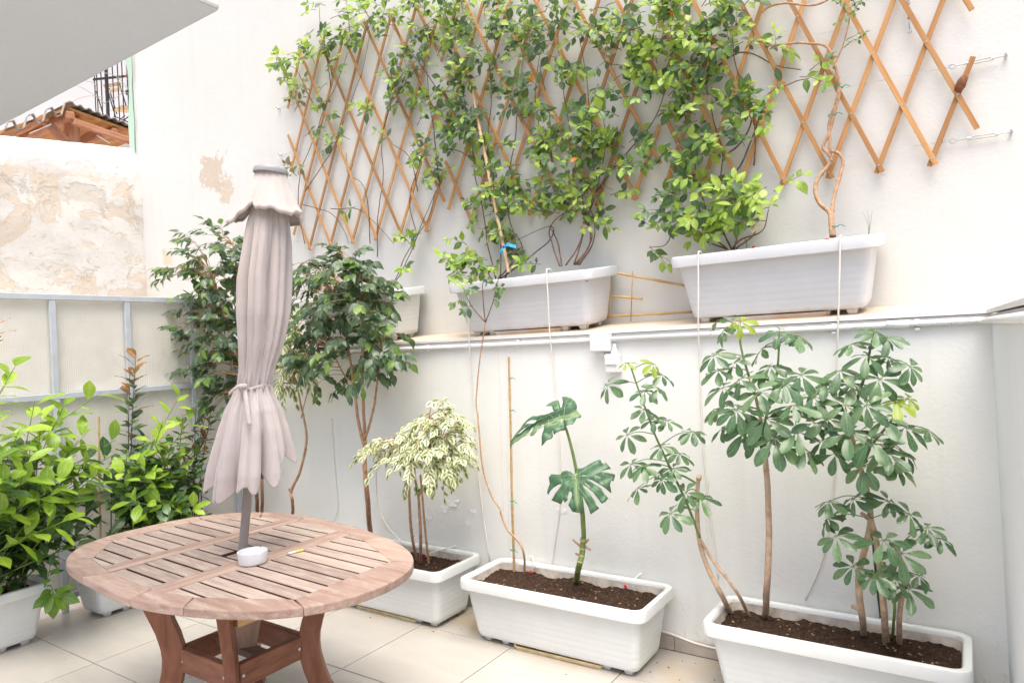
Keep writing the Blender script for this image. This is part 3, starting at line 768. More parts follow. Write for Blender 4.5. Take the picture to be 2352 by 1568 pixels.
sh_.build('corrugated_sheet', 'fibre', pg)
def pgz(zx, zy, X=PX + 0.02): return qx(zx * .3359, zy * .3359, X)
plank('post', pgz(492, 800, PX - .15), pgz(492, 1050, PX - .15), 0.14, 0.12, 'pergola', pg, up=(1, 0, 0), bevel=.01)
plank('rafter', pgz(495, 830), pgz(960, 990), 0.075, 0.06, 'pergola', pg, up=(1, 0, 0), bevel=.008)
plank('brace', pgz(305, 825, PX - .1), pgz(460, 975, PX - .1), 0.09, 0.07, 'pergola', pg, up=(1, 0, 0), bevel=.008)
plank('brace', pgz(540, 975, PX - .3), pgz(655, 905, PX - .3), 0.09, 0.06, 'pergola', pg, up=(1, 0, 0), bevel=.008)
plank('ridge_beam', pgz(485, 790, PX + .05), pgz(485, 790, PX + .05) + Vector((-2.4, 0, 0)), 0.11, 0.11, 'pergola', pg, bevel=.02)
plank('purlin', pgz(790, 895, PX + .0), pgz(790, 895, PX + .0) + Vector((-2.4, 0, 0)), 0.08, 0.08, 'pergola', pg, bevel=.02)
plank('purlin', pgz(320, 800, PX + .0), pgz(320, 800, PX + .0) + Vector((-2.4, 0, 0)), 0.08, 0.08, 'pergola', pg, bevel=.02)
MB().tube([pgz(200, 915), pgz(350, 850)], 0.006, 5).build('rope', 'tube', pg)
MB().tube([pgz(660, 925), pgz(750, 980)], 0.006, 5).build('rope', 'tube', pg)
# ground beyond, so that nothing floats from another viewpoint
tag(MB().span(-30, FX - 0.05, -20, 20, -0.3, -0.01).build('ground', 'skirt'), kind='structure')
tag(MB().span(-4.84, 8, -14, -1.81, -0.3, -0.006).build('bounce_paving', 'skirt'), kind='structure')  # unseen light-coloured paving, added to bounce light onto the walls
tag(MB().span(1.21, 8, -1.80, 8, -0.3, -0.006).build('bounce_paving', 'skirt'), kind='structure')  # same added bounce surface, beyond the side wall

# ================================================================== PLANTERS
def rr(a, b, r, n=5):
    pts = []
    for cx, cy, s in ((a - r, b - r, 0), (-a + r, b - r, 1), (-a + r, -b + r, 2), (a - r, -b + r, 3)):
        for k in range(n + 1):
            t = math.pi / 2 * (s + k / n); pts.append((cx + r * math.cos(t), cy + r * math.sin(t)))
    return pts
def loft(m, rings, close_bottom=False):
    b = len(m.v); n = len(rings[0])
    for rg_ in rings: m.v += rg_
    for i in range(len(rings) - 1):
        for k in range(n):
            k2 = (k + 1) % n; m.f.append((b + i * n + k, b + i * n + k2, b + (i + 1) * n + k2, b + (i + 1) * n + k))
    if close_bottom: m.f.append(tuple(b + k for k in reversed(range(n))))
    return m
foot_me = None
SOIL_Z = 0.052
def planter(label, loc, L, Wd, H, rz=0.0, tilt=0.0, mat='planter', group='white plastic trough planters', seed=1):
    global foot_me
    o = thing('planter', label, 'planter', loc, (tilt, 0, rz), group)
    a, b = L / 2, Wd / 2
    ring = lambda z, ix, iy, r=0.05: [(x, y, z) for x, y in rr(a - ix, b - iy, r)]
    m = MB(); zt = H - 0.05; z0 = 0.024
    tx = lambda z: 0.070 - 0.040 * (z - z0) / (zt - z0)
    ty = lambda z: 0.066 - 0.036 * (z - z0) / (zt - z0)
    R = [ring(z0, .088, .084, .03), ring(z0 + .006, .074, .070, .035)]
    z = z0 + 0.03
    while z < zt - 0.07:
        for dz, dd in ((-.002, 0), (0, .00028), (.002, 0)): R.append(ring(z + dz, tx(z) + dd, ty(z) + dd, .04))
        z += 0.031
    R += [ring(zt, .030, .030, .045)]
    loft(m, R, True)
    m.build('body', mat, o, smooth=True, local=True, sharp=0.5)
    m = MB()
    prof = [(zt - .002, .027, .05), (zt - .004, .004, .055), (zt, .0, .055), (H - .012, .0, .055), (H - .003, .003, .055), (H, .009, .052), (H, .024, .045), (H - .006, .031, .042), (H - .02, .034, .04)]
    loft(m, [ring(z_, i_, i_, r_) for z_, i_, r_ in prof])
    m.build('rim', mat, o, smooth=True, local=True, sharp=0.7)
    m = MB()
    loft(m, [ring(H - .02, .0335, .0335, .04), ring(H - .10, .045, .045, .04), ring(H - .10, .3 * a, .6 * b, .04)])
    m.build('inner_wall', 'inner', o, smooth=True, local=True, sharp=0.7)
    if foot_me is None:
        fm = MB(); s, t_ = .017, .024
        fm.add([(-s, -s, 0), (s, -s, 0), (s, s, 0), (-s, s, 0), (-t_, -t_, .03), (t_, -t_, .03), (t_, t_, .03), (-t_, t_, .03)],
               [(3, 2, 1, 0), (4, 5, 6, 7), (0, 1, 5, 4), (1, 2, 6, 5), (2, 3, 7, 6), (3, 0, 4, 7)])
        foot_me = fm.mesh('foot', 0.003)
    for sx in (-1, 1):
        for fx in (a - .125, a - .235):
            for sy in (-1, 1):
                f = link('foot', foot_me, mat, o, True); f.location = (sx * fx, sy * (b - .112), 0)
    # soil surface
    m = MB(); nx, ny = 64, 26; sr = random.Random(seed); off = Vector((sr.uniform(0, 50), sr.uniform(0, 50), 0))
    for j in range(ny + 1):
        for i in range(nx + 1):
            x = -(a - .04) + 2 * (a - .04) * i / nx; y = -(b - .04) + 2 * (b - .04) * j / ny
            q = Vector((x, y, 0)) + off
            h = .016 * mnoise.noise(q * 7) + .010 * mnoise.noise(q * 24) + .009 * mnoise.noise(q * 60)
            m.v.append((x, y, H - SOIL_Z + h))
    for j in range(ny):
        for i in range(nx):
            k = j * (nx + 1) + i; m.f.append((k, k + 1, k + nx + 2, k + nx + 1))
    m.build('soil', 'soil', o, smooth=False, local=True)
    m = MB()
    for k in range(90):
        x, y = sr.uniform(-a + .06, a - .06), sr.uniform(-b + .06, b - .06)
        s = .002 + .006 * sr.random() ** 3; M3 = Matrix.Rotation(sr.uniform(0, 6), 3, 'Z') @ Matrix.Rotation(sr.uniform(-.8, .8), 3, 'X')
        q = Vector((x, y, 0)) + off
        h = .012 * mnoise.noise(q * 7) + .007 * mnoise.noise(q * 24)
        m.box((x, y, H - SOIL_Z + h + s * .3), (s * sr.uniform(1, 3), s, s * .6), M3)
    tag(m.build('bark_chips', 'chip', o, local=True), kind='stuff')
    return o
def tray(label, loc, L, Wd, rz=0.0, tilt=0.0, mat='tray', h=.022):
    m = MB(); R = lambda z, i: [(x, y, z) for x, y in rr(L / 2 - i, Wd / 2 - i, .02)]
    loft(m, [R(.001, .008), R(h - .004, .001), R(h, 0), R(h, .004), R(h - .004, .006), R(.005, .012)], True)
    m.f.append(tuple(range(len(m.v) - 24, len(m.v))))
    o = m.build('drip_tray', mat, None, smooth=True, sharp=.6)
    o.location = loc; o.rotation_euler = (tilt, 0, rz)
    return tag(o, label, 'tray', 'drip trays under the planters')
PH = 0.335
P_BIG = planter('long white planter in the right corner holding three umbrella trees', (-0.535, 3.02, 0), 0.965, 0.39, PH, seed=1)
P_MID = planter('white planter on the floor holding the monstera and a bare stem', (-1.79, 3.01, 0), 1.05, 0.42, PH, seed=2)
P_VAR = planter('white floor planter behind the table holding the variegated ficus', (-2.945, 3.01, 0), 1.0, 0.42, PH, seed=3)
P_COR = planter('white planter in the far corner hidden behind table and umbrella', (-4.16, 3.0, 0), 1.0, 0.40, PH, seed=4)
P_L1 = planter('nearest white planter at the left edge, holding the lime green shrub', (-4.585, 1.22, 0), 1.06, 0.40, PH, rz=math.pi / 2, seed=5)
P_L2 = planter('white planter along the fence, half hidden behind the left end of the table', (-4.585, 2.42, 0), 0.94, 0.38, PH, rz=math.pi / 2, seed=6)
def ledge_pt(x, t): return Vector((x, W + t, LZ0 + math.tan(TILT) * t + 0.0005))
P_U1 = planter('white planter on the ledge, partly hidden by the round ficus crown', ledge_pt(-3.55, .178), 0.97, 0.385, 0.335, tilt=TILT, mat='planter', seed=7)
P_U2 = planter('middle planter on the ledge with brown water stains along its base', ledge_pt(-2.123, .178), 0.965, 0.385, 0.325, tilt=TILT, mat='planter_cool', seed=8)
P_U3 = planter('right-hand planter on the ledge, with the leafy bush and the twisted climber', ledge_pt(-0.763, .178), 0.90, 0.385, 0.335, tilt=TILT, mat='planter_cool', seed=9)
tray('yellowed drip tray sticking out under the monstera planter', (-1.765, 2.975, 0), 0.50, 0.22, .02)
tray('yellowed drip tray under the variegated ficus planter', (-2.93, 2.985, 0), 0.50, 0.22)
tray('grey-white drip tray under the middle ledge planter', ledge_pt(-2.12, .165), 0.46, 0.22, tilt=TILT, mat='planter_cool')
tray('grey-white drip tray under the right-hand ledge planter', ledge_pt(-0.76, .165), 0.46, 0.22, tilt=TILT, mat='planter_cool')
def soil_at(x, y): return Vector((x, y, PH - SOIL_Z - 0.01))

# ================================================================== TABLE
TC = Vector((-2.595, 1.725, 0)); TA, TB, TN, TR = 0.862, 0.524, 2.42, -0.065
TZ = 0.74
tb = thing('patio_table', 'weathered oval slatted wooden table with a parasol hole, curved brown legs', 'table', TC, (0, 0, TR))
def sell(t, a, b, n=TN):
    c, s = math.cos(t), math.sin(t)                     # slightly irregular hand-cut oval, t is the polar angle
    r = (abs(c / a) ** n + abs(s / b) ** n) ** (-1 / n)
    co = (-.0172, -.0143, -.0013, .0042, -.012, .0219, -.0001, -.0009, .0085, .0152, -.0009)
    r *= 1 + co[0] + sum(co[2 * m - 1] * math.cos(m * t) + co[2 * m] * math.sin(m * t) for m in range(1, 6))
    return (r * c, r * s)
def ang_of(u, sgn):     # outline angle where the long side meets u
    lo, hi = (0.02, math.pi - 0.02)
    for _ in range(50):
        mid = (lo + hi) / 2
        if sell(mid, TA, TB)[0] > u: lo = mid
        else: hi = mid
    return sgn * lo
U1, U2 = 0.178, -0.255              # the two pairs of cross rails
joints = sorted([ang_of(U1, 1), ang_of(U2, 1), ang_of(U1, -1), ang_of(U2, -1)] +
                [math.radians(x) for x in (-17, 19, 48, 140, 163, -142, -164, -46)])
RW = 0.088
inner = [Vector(sell(t, TA - RW, TB - RW)) for t in joints]
def clip(poly, a, b):   # keep the part left of a->b
    out = []; n = len(poly); e = b - a
    side = lambda p: e.x * (p.y - a.y) - e.y * (p.x - a.x)
    for i in range(n):
        p, q = poly[i], poly[(i + 1) % n]; sp_, sq = side(p), side(q)
        if sp_ >= 0: out.append(p)
        if (sp_ >= 0) != (sq >= 0): out.append(p.lerp(q, sp_ / (sp_ - sq)))
    return out
def clip_inner(poly):
    n = len(inner)
    for i in range(n):
        if not poly: break
        poly = clip(poly, inner[i], inner[(i + 1) % n])
    return poly
for i in range(len(joints)):
    t0, t1 = joints[i], joints[(i + 1) % len(joints)]
    if t1 < t0: t1 += 2 * math.pi
    gap = 0.0016
    outer = [Vector(sell(t0 + (t1 - t0) * (k / 10 * (1 - 2 * gap) + gap), TA, TB)) for k in range(11)]
    a, b = inner[i], inner[(i + 1) % len(inner)]
    poly = outer + [b.lerp(a, .012), a.lerp(b, .012)]
    MB().prism([(p.x, p.y) for p in poly], TZ - 0.03, TZ + rnd.uniform(-.0008, .0004)).build('rim_piece', 'rim_wood', tb, 0.004, local=True, seg=2)
def top_piece(name, u0, u1, v0, v1, mat='top_wood', dz=0.0):
    poly = [Vector(p) for p in ((u0, v0), (u1, v0), (u1, v1), (u0, v1))]
    poly = clip_inner(poly)
    ded = []
    for p in poly:
        if not ded or (p - ded[-1]).length > 1e-4: ded.append(p)
    if len(ded) > 2 and (ded[0] - ded[-1]).length < 1e-4: ded.pop()
    if len(ded) < 3: return
    ar = 0.5 * sum(ded[i].x * ded[(i + 1) % len(ded)].y - ded[(i + 1) % len(ded)].x * ded[i].y for i in range(len(ded)))
    if ar < 4e-4: return
    c = sum(ded, Vector((0, 0))) / len(ded)
    o = MB().prism([(p.x - c.x, p.y - c.y) for p in ded], -0.026, 0).build(name, mat, tb, 0.0014, local=True)
    o.data.materials.append(MAT['raw_gap_shade'])
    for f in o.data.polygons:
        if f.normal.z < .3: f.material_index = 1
    o.location = (c.x, c.y, TZ - 0.001 + dz + rnd.uniform(-.0012, .0006))
NV, VH = 12, TB - RW
pitch = 2 * VH / NV
HOLE = 0.021
for k in range(NV):
    v0, v1 = -VH + pitch * k + 0.005, -VH + pitch * (k + 1) - 0.005
    top_piece('slat', U1 + 0.052, TA, v0, v1)
    top_piece('slat', -TA, U2 - 0.052, v0, v1)
    if k in (NV // 2 - 1, NV // 2):       # the middle slats are cut round the parasol pole
        top_piece('slat', U2 + 0.052, -HOLE, v0, v1); top_piece('slat', HOLE, U1 - 0.052, v0, v1)
    else:
        top_piece('slat', U2 + 0.052, U1 - 0.052, v0, v1)
for uc in (U1, U2):
    for s in (-1, 1):
        a, b = (uc - .05, uc - .001) if s < 0 else (uc + .001, uc + .05)
        o0 = len(col.objects)
        poly = clip_inner([Vector((a, -1)), Vector((b, -1)), Vector((b, 1)), Vector((a, 1))])
        cx, cy = (a + b) / 2, 0
        # grain along the rail: local X runs across the table
        o = MB().prism([(p.y, -(p.x - cx)) for p in poly], -0.022, 0).build('cross_rail', 'rim_wood', tb, 0.0016, local=True)
        o.location = (cx, 0, TZ + .0002); o.rotation_euler = (0, 0, math.pi / 2)
# legs, S-curved, set on the diagonals
prof = [(0.0, .44), (.05, .415), (.1, .385), (.16, .352), (.22, .332), (.28, .318), (.33, .314), (.37, .318), (.43, .334), (.48, .354), (.54, .380), (.62, .416), (.717, .455)]
LEG_A = [math.radians(45), math.radians(140), math.radians(226), math.radians(321)]
for q in range(4):
    an = LEG_A[q]
    d = Vector((math.cos(an), math.sin(an), 0)); n = Vector((-d.y, d.x, 0))
    out_ = [(r, z) for z, r in prof] + [(r - .088 - (.012 if z > .5 else 0), z) for z, r in reversed(prof)]
    m = MB().prism(out_, -.021, .021, lambda x, y, z: d * x + n * z + Vector((0, 0, y)))
    m.build('leg', 'leg_wood', tb, 0.004, local=True, seg=2)
sq = [Vector((math.cos(LEG_A[q]), math.sin(LEG_A[q]), 0)) * 0.245 for q in range(4)]
for q in range(4):
    a, b = sq[q], sq[(q + 1) % 4]
    o = plank('stretcher', a.lerp(b, .06), b.lerp(a, .06), 0.095, 0.03, 'leg_wood', None, up=(a + b).normalized(), bevel=.003)
    M0 = o.matrix_basis.copy(); o.parent = tb; o.matrix_basis = Matrix.Translation((0, 0, .32)) @ M0
    for e in (.1, .9):
        p = a.lerp(b, e) + (a + b).normalized() * .016
        s = MB().lathe([(0, -.002), (.006, -.002), (.006, .002), (0, .002)], 10).build('screw', 'steel', tb, local=True)
        s.location = p + Vector((0, 0, .32)); s.rotation_euler = ((a + b).normalized()).to_track_quat('Z', 'Y').to_euler()
def lplank(name, p0, p1, w, t, mat, up, z=0):
    o = plank(name, p0, p1, w, t, mat, None, up=up, bevel=.002); o.parent = tb; return o
for v in (-.13, .13): lplank('apron', (-.42, v, .683), (.42, v, .683), .05, .022, 'leg_wood', (0, 1, 0))
lplank('apron', (.255, -.17, .61), (.255, .17, .61), .15, .024, 'new_wood', (1, 0, 0))
lplank('apron', (-.27, -.36, .683), (-.27, .36, .683), .05, .024, 'leg_wood', (1, 0, 0))
lplank('brace_board', (.10, -.10, .655), (.30, -.10, .655), .07, .02, 'new_wood', (0, 1, 0))
m = MB()                                     # tapered board that steadies the pole
_n = Vector((.80, -.60, 0)); _t = Vector((.60, .80, 0))
m.prism([(-.045, .37), (.045, .37), (.105, .69), (-.105, .69)], -.012, .012, lambda x, y, z: _n * (.085 + z) + _t * (x + .02) + Vector((0, 0, y)))
m.build('pole_support', 'brace_wood', tb, .003, local=True)
lplank('support_bar', (-.17, 0, .335), (.17, 0, .335), .06, .03, 'brace_wood', (0, 0, 1))

# ashtray and cigarette on the table
ac = at_z(581, 1292, TZ)
m = MB(); seg = 72; prof2 = [(0.0, .0005), (.050, .0005), (.0535, .003), (.0545, .007), (.0575, .046), (.0572, .0478), (.056, .0482), (.0545, .0475), (.0505, .012), (.046, .008), (0, .008)]
m.lathe(prof2, seg)
nv = []
for i, (x, y, z) in enumerate(m.v):
    a = math.degrees(math.atan2(y, x)) % 120
    if z > .03 and abs(a - 60) < 4.5: z = min(z, .041)
    nv.append((x, y, z))
m.v = nv
o = m.build('ashtray', 'ceramic', None, smooth=True, sharp=.9); o.location = ac + Vector((0, 0, .0008))
o.rotation_euler = (0, 0, 0.9)
tag(o, 'small round white ceramic ashtray on the table beside the parasol pole', 'ashtray')
c0, c1 = at_z(663, 1270, TZ + .005), at_z(696, 1262, TZ + .005)
cg = thing('cigarette', 'single cigarette lying on the table to the right of the ashtray', 'cigarette', c0)
mid = c0.lerp(c1, .45)
MB().tube([c0, mid], .0042, 12).build('paper', 'paper', cg, smooth=True, sharp=.9)
MB().tube([mid, c1], .0043, 12).build('filter', 'filter', cg, smooth=True, sharp=.9)

# ================================================================== CLOSED PARASOL
UD = depth(TC + Vector((0, 0, TZ)))
um = thing('parasol', 'closed mauve-beige parasol tied round its pole, standing in the table', 'parasol', TC)
hole_c = at_z(557, 1266, TZ)
foot_c = Vector((hole_c.x, hole_c.y, 0))
k_ = UD / FPX
axis_px = [(622, 398, 36), (621, 430, 45), (618, 470, 57), (617, 505, 70)]
e1 = Vector((CR.x, CR.y, 0)).normalized(); e2 = Vector((-e1.y, e1.x, 0))   # e2 points away from the camera
ud2 = depth(hole_c)
def ax(x, y): return at_d(x, y, ud2)
top_c = ax(622, 395)
pole_pts = [ax(553, 1310), hole_c, ax(566, 1170), ax(583, 888), ax(604, 650), top_c]
pole_pts[0] = hole_c + (hole_c - ax(566, 1170)).normalized() * .42
MB().tube(pole_pts, .0185, 18).build('pole', 'pole', um, smooth=True, sharp=.9)
m = MB().lathe([(.0, .03), (.02, .029), (.045, .022), (.066, .010), (.071, 0), (.071, -.012), (.06, -.014), (0, -.014)], 36)
o = m.build('cap', 'cap', um, smooth=True, sharp=.7); 
tilt_ax = (top_c - ax(604, 650)).normalized()
o.matrix_basis = Matrix.Translation(top_c + tilt_ax * .004) @ tilt_ax.to_track_quat('Z', 'Y').to_matrix().to_4x4()
def cloth_sheet(rows, nth, fn, name):
    m = MB()
    for i in range(rows + 1):
        for k in range(nth): m.v.append(tuple(fn(i / rows, 2 * math.pi * k / nth)))
    for i in range(rows):
        for k in range(nth):
            k2 = (k + 1) % nth; m.f.append((i * nth + k, i * nth + k2, (i + 1) * nth + k2, (i + 1) * nth + k))
    o = m.build(name, 'cloth', um, smooth=True)
    sm = o.modifiers.new('thickness', 'SOLIDIFY'); sm.thickness = .0022; sm.offset = -1
    return o
def lerp_tab(tab, y):
    for a, b in zip(tab[:-1], tab[1:]):
        if y <= b[0]:
            t = (y - a[0]) / (b[0] - a[0]); t = max(0, t)
            return [p + (q - p) * t for p, q in zip(a[1:], b[1:])]
    return list(tab[-1][1:])
# little vent canopy on top: flares to a wavy hem
def vent(s, th):
    a = abs(math.sin(1.5 * (th + 1.80) + .12 * math.sin(3 * th))); lobe = a ** .7      # three soft lobes with creases between
    hem = 474 + 34 * lobe + 6 * math.sin(2 * th + 0.6) + 4 * math.sin(7 * th + 1) + 2 * math.sin(17 * th)
    y = 399 + (hem - 399) * s
    cx = 622 - 6 * s
    r = 35 + 45 * s ** 1.1
    r *= 1 + .46 * s ** 1.1 * (lobe - .70) + .05 * s * math.sin(7 * th + 2) + .015 * math.sin(16 * th) + .05 * max(0, s - .85) / .15 - .12 * max(0, s - .94) / .06
    p = ax(cx, y)
    return p + e1 * (r * k_ * math.cos(th)) + e2 * (r * k_ * .85 * math.sin(th))
cloth_sheet(22, 160, vent, 'vent_canopy')
tabm = [(470, 618, 34), (510, 616, 44), (560, 613, 49), (640, 607, 53), (720, 604, 52), (790, 599, 45), (850, 590, 36), (884, 584, 34), (896, 583, 34)]
def main_c(s, th):
    y = 470 + (896 - 470) * s
    cx, r = lerp_tab(tabm, y)
    g_ = math.sin(math.pi * min(1, max(0, (y - 480) / 410))) ** .7
    tw_ = .75 * s + .25 * math.sin(5 * s)
    p1 = abs(math.sin(3.5 * th + .3 + tw_ * .9 + .35 * math.sin(2 * th))) ** .62 - .74      # broad pleats with sharp valleys
    p2 = abs(math.sin(6.5 * th + 1.4 - tw_)) ** .7 - .70
    f3 = math.sin(22 * th + 1.5 * math.sin(4 * s)); f2 = math.sin(13 * th + 2.2 * s + 1.3)
    tight = math.exp(-((y - 890) / 45) ** 2)
    r *= 1.03 + (.15 + .85 * g_) * (.48 * p1 + .20 * p2) + .012 * f3 + tight * (.10 * f2 + .07 * f3)
    p = ax(cx, y)
    return p + e1 * (r * k_ * math.cos(th)) + e2 * (r * k_ * .9 * math.sin(th))
cloth_sheet(90, 240, main_c, 'canopy')
tabs = [(888, 583, 34), (905, 583, 39), (940, 583, 54), (985, 583, 65), (1030, 582, 73), (1080, 580, 80), (1120, 577, 80), (1170, 574, 78)]
def skirt(s, th):
    # hem: low at the front left, lifted at the right
    hem = 1066 - 26 * math.cos(th - .05) - 52 * math.sin(th) + 46 * (abs(math.sin(4 * th + .6)) ** .8 - .65) + 12 * math.sin(5 * th) + 13 * math.sin(7.0 * th + 1) + 8 * math.sin(11 * th + 2) + 5 * math.sin(15 * th)
    y = 888 + (hem - 888) * s
    cx, r = lerp_tab(tabs, y)
    p1 = abs(math.sin(4 * th + .35 + .25 * s)) ** .6 - .72; p2 = abs(math.sin(7.5 * th + 1.1 - .5 * s)) ** .7 - .7
    f2 = math.sin(13 * th + 1.0 + 1.2 * s); f3 = math.sin(22 * th)
    tight = math.exp(-s * 7)
    r *= 1.02 + s ** .6 * (.52 * p1 + .22 * p2) + .012 * f3 + tight * (.10 * f2 + .06 * f3)
    p = ax(cx, y)
    return p + e1 * (r * k_ * 1.05 * math.cos(th)) + e2 * (r * k_ * .95 * math.sin(th))
cloth_sheet(60, 288, skirt, 'skirt')
m = MB(); n = 48; tp = []
for k in range(n):
    th = 2 * math.pi * k / n; tp.append(ax(583, 888 + 3 * math.sin(3 * th)) + e1 * (.0685 * math.cos(th)) + e2 * (.0635 * math.sin(th)))
def ribbon(m, pts, w, side):
    b = len(m.v); side = Vector(side)
    for p in pts: m.v += [tuple(p - side * w / 2), tuple(p + side * w / 2)]
    for i in range(len(pts) - 1): m.f.append((b + 2 * i, b + 2 * i + 1, b + 2 * i + 3, b + 2 * i + 2))
ribbon(m, tp + [tp[0]], .014, (0, 0, 1))
kn = ax(575, 884) - e2 * .073
MB_k = [kn, kn + e1 * .012 + Vector((0, 0, -.03)) - e2 * .016, kn + e1 * .028 + Vector((0, 0, -.09)) - e2 * .045, kn + e1 * .042 + Vector((0, 0, -.155)) - e2 * .066]
ribbon(m, smooth_path(MB_k, 5), .018, e1)
ribbon(m, smooth_path([kn, kn - e1 * .03 + Vector((0, 0, -.006)) - e2 * .006, kn - e1 * .062 + Vector((0, 0, -.03))], 5), .014, (0, 0, 1))
m.tube(smooth_path([kn - e1 * .014 - e2 * .004, kn - e2 * .012, kn + e1 * .012 - e2 * .004], 4), .009, 8)
o = m.build('tie_strap', 'cloth', um, smooth=True); sm = o.modifiers.new('t', 'SOLIDIFY'); sm.thickness = .003; sm.offset = 0
for k in range(8):
    th = 2 * math.pi * (k + .35) / 8
    a_ = ax(586, 940) + e1 * (.035 * math.cos(th)) + e2 * (.035 * math.sin(th))
    b_ = ax(574, 1098) + e1 * (.072 * math.cos(th)) + e2 * (.065 * math.sin(th))
    MB().bar(a_, b_, .012, .012).build('rib', 'rib', um, .002)

# ================================================================== TRELLIS
YT = 3.548
SD_ = Vector((0, -1, 0))
def trellis(label, xn, pitch, q, z0, slope, xl, xr, zt):
    t = thing('trellis', label, 'trellis', ((xl + xr) / 2, YT, z0), group='expanding wooden trellis panels')
    def clipseg(px, pz, dx, dz):
        lo, hi = -50.0, 50.0
        for o_, d_, a, b in ((px, dx, xl, xr), (pz, dz, z0 - .035, zt)):
            t0, t1 = sorted(((a - o_) / d_, (b - o_) / d_)); lo, hi = max(lo, t0), min(hi, t1)
        return lo, hi
    riv = MB()
    for sgn, yy in ((1, YT - .0045), (-1, YT + .0045)):
        for k in range(-24, 48):
            px = xn + pitch * k; lo, hi = clipseg(px, z0, sgn * pitch / 2, -q)
            if hi - lo < .45: continue
            P = lambda s: Vector((px + sgn * pitch / 2 * s, yy + rnd.uniform(-.0006, .0006), z0 - q * s + slope * (px + sgn * pitch / 2 * s - xn)))
            plank('slat', P(lo + rnd.uniform(0, .05)), P(hi - rnd.uniform(0, .03)), .0215, .008, 'trellis', t, up=SD_, bevel=.001)
    k = 0
    for j in range(0, 30):
        for i in range(-20, 40):
            x = xn + pitch * i + (pitch / 2 if j % 2 else 0); z = z0 + q * j
            if xl < x < xr and z < zt:
                zz = z + slope * (x - xn)
                riv.tube([(x, YT - .0085, zz), (x, YT - .0105, zz)], .0038, 8)
    tag(riv.build('rivet_set', 'steel', t), kind='stuff')
    return t
trellis('left wooden trellis panel with narrow diamonds above the ficus trees', -4.239, .239, .2515, 2.385, -.012, -4.43, -2.872, 3.93)
trellis('middle wooden trellis panel, mostly covered by vine leaves', -2.665, .2275, .2460, 2.372, -.02, -2.855, -1.362, 3.88)
trellis('right wooden trellis panel, mostly bare, near the turnbuckles', -1.158, .2075, .2555, 2.312, -.032, -1.345, .050, 4.15)
# wires and turnbuckles
wires = [((-4.575, 3.157), (-0.215, 2.945), 'upper'), ((-4.60, 2.79), (.158, 2.659), 'middle'), ((-4.60, 2.45), (.163, 2.338), 'lower'), ((-4.55, 3.531), (0.2, 3.3), 'top')]
for (a, b, w_) in wires:
    strand([(a[0], U - .022, a[1]), ((a[0] + b[0]) / 2, U - .022, (a[1] + b[1]) / 2 - .004), (b[0] - .2, U - .022, b[1] + .005)], .0013, 'wire', 'support_wire',
           {'upper': 'thin steel wire running to the turnbuckle under the top edge of the photo', 'middle': 'thin steel wire running to the upper right turnbuckle',
            'lower': 'thin steel wire running to the lower right turnbuckle', 'top': 'highest thin steel wire, behind the densest vine leaves'}[w_], 'wire', 'wires holding the trellis', 4)
def turnbuckle(p, q, label):
    """p: wall eye bolt, q: wire end"""
    t = thing('turnbuckle', label, 'turnbuckle', p, group='turnbuckles on the upper wall')
    p, q = Vector(p), Vector(q); d = (q - p)
    f = lambda s, o=0.0: p + d * s + Vector((0, 0, o))
    MB().tube([p + Vector((0, .03, 0)), p], .006, 8).build('eye_bolt', 'steel', t)
    MB().tube([f(0, .012), f(.02, 0), f(0, -.012), f(-.02, 0), f(0, .012)], .003, 6).build('eye', 'steel', t)
    MB().tube([f(.0), f(.2)], .0028, 6).build('rod', 'steel', t)
    for o_ in (-.006, .006): MB().tube([f(.2, o_), f(.62, o_)], .0028, 6).build('side_bar', 'steel', t)
    MB().tube([f(.19), f(.225)], .008, 8).build('nut', 'steel', t); MB().tube([f(.6), f(.635)], .008, 8).build('nut', 'steel', t)
    MB().tube([f(.62), f(.8)], .0028, 6).build('rod', 'steel', t)
    MB().tube(smooth_path([f(.8), f(.83, .009), f(.88, .009), f(.92), f(.88, -.009), f(.83, -.009), f(.8)], 3), .0022, 6).build('hook', 'steel', t)
    MB().box(f(1.0), (.016, .012, .012)).build('clamp', 'steel', t, .002)
    MB().tube(smooth_path([f(1.0), f(1.08, -.004), f(1.13, -.012), f(1.14, -.03)], 4), .0012, 4).build('wire_tail', 'wire', t)
turnbuckle((.158, U - .02, 2.659), (-.06, U - .02, 2.664), 'steel turnbuckle at the upper right, beside the sawn trellis ends')
turnbuckle((.163, U - .02, 2.338), (-.075, U - .02, 2.343), 'lower steel turnbuckle at the right, below the trellis')
turnbuckle((-.183, U - .02, 3.02), (-.183, U - .02, 2.86), 'steel turnbuckle hanging vertically behind the right trellis')
for zz, l_ in ((3.157, 'lower'), (3.531, 'upper')):
    e = thing('eye_bolt', l_ + ' small steel eye bolt left of the trellis', 'eye bolt', (-4.56, U, zz), group='eye bolts on the wall')
    MB().tube([(-4.56, U + .02, zz), (-4.56, U - .03, zz)], .005, 8).build('shaft', 'steel', e)
    MB().tube([(-4.56, U - .03, zz + .016), (-4.545, U - .03, zz), (-4.56, U - .03, zz - .016), (-4.575, U - .03, zz), (-4.56, U - .03, zz + .016)], .003, 6).build('eye', 'steel', e)
m = MB().lathe([(0, -.035), (.014, -.03), (.02, -.01), (.02, .012), (.013, .03), (0, .035)], 14)
m.v = [tuple(Vector(p) + wob(p, 60, .006)) for p in m.v]
o = m.build('dry_husk', 'cocoon', None, smooth=True); o.location = at_y(2208, 193, YT - .012); o.rotation_euler = (0, .45, 0)
tag(o, 'brown dried husk stuck on the last trellis slat at the right', 'husk')

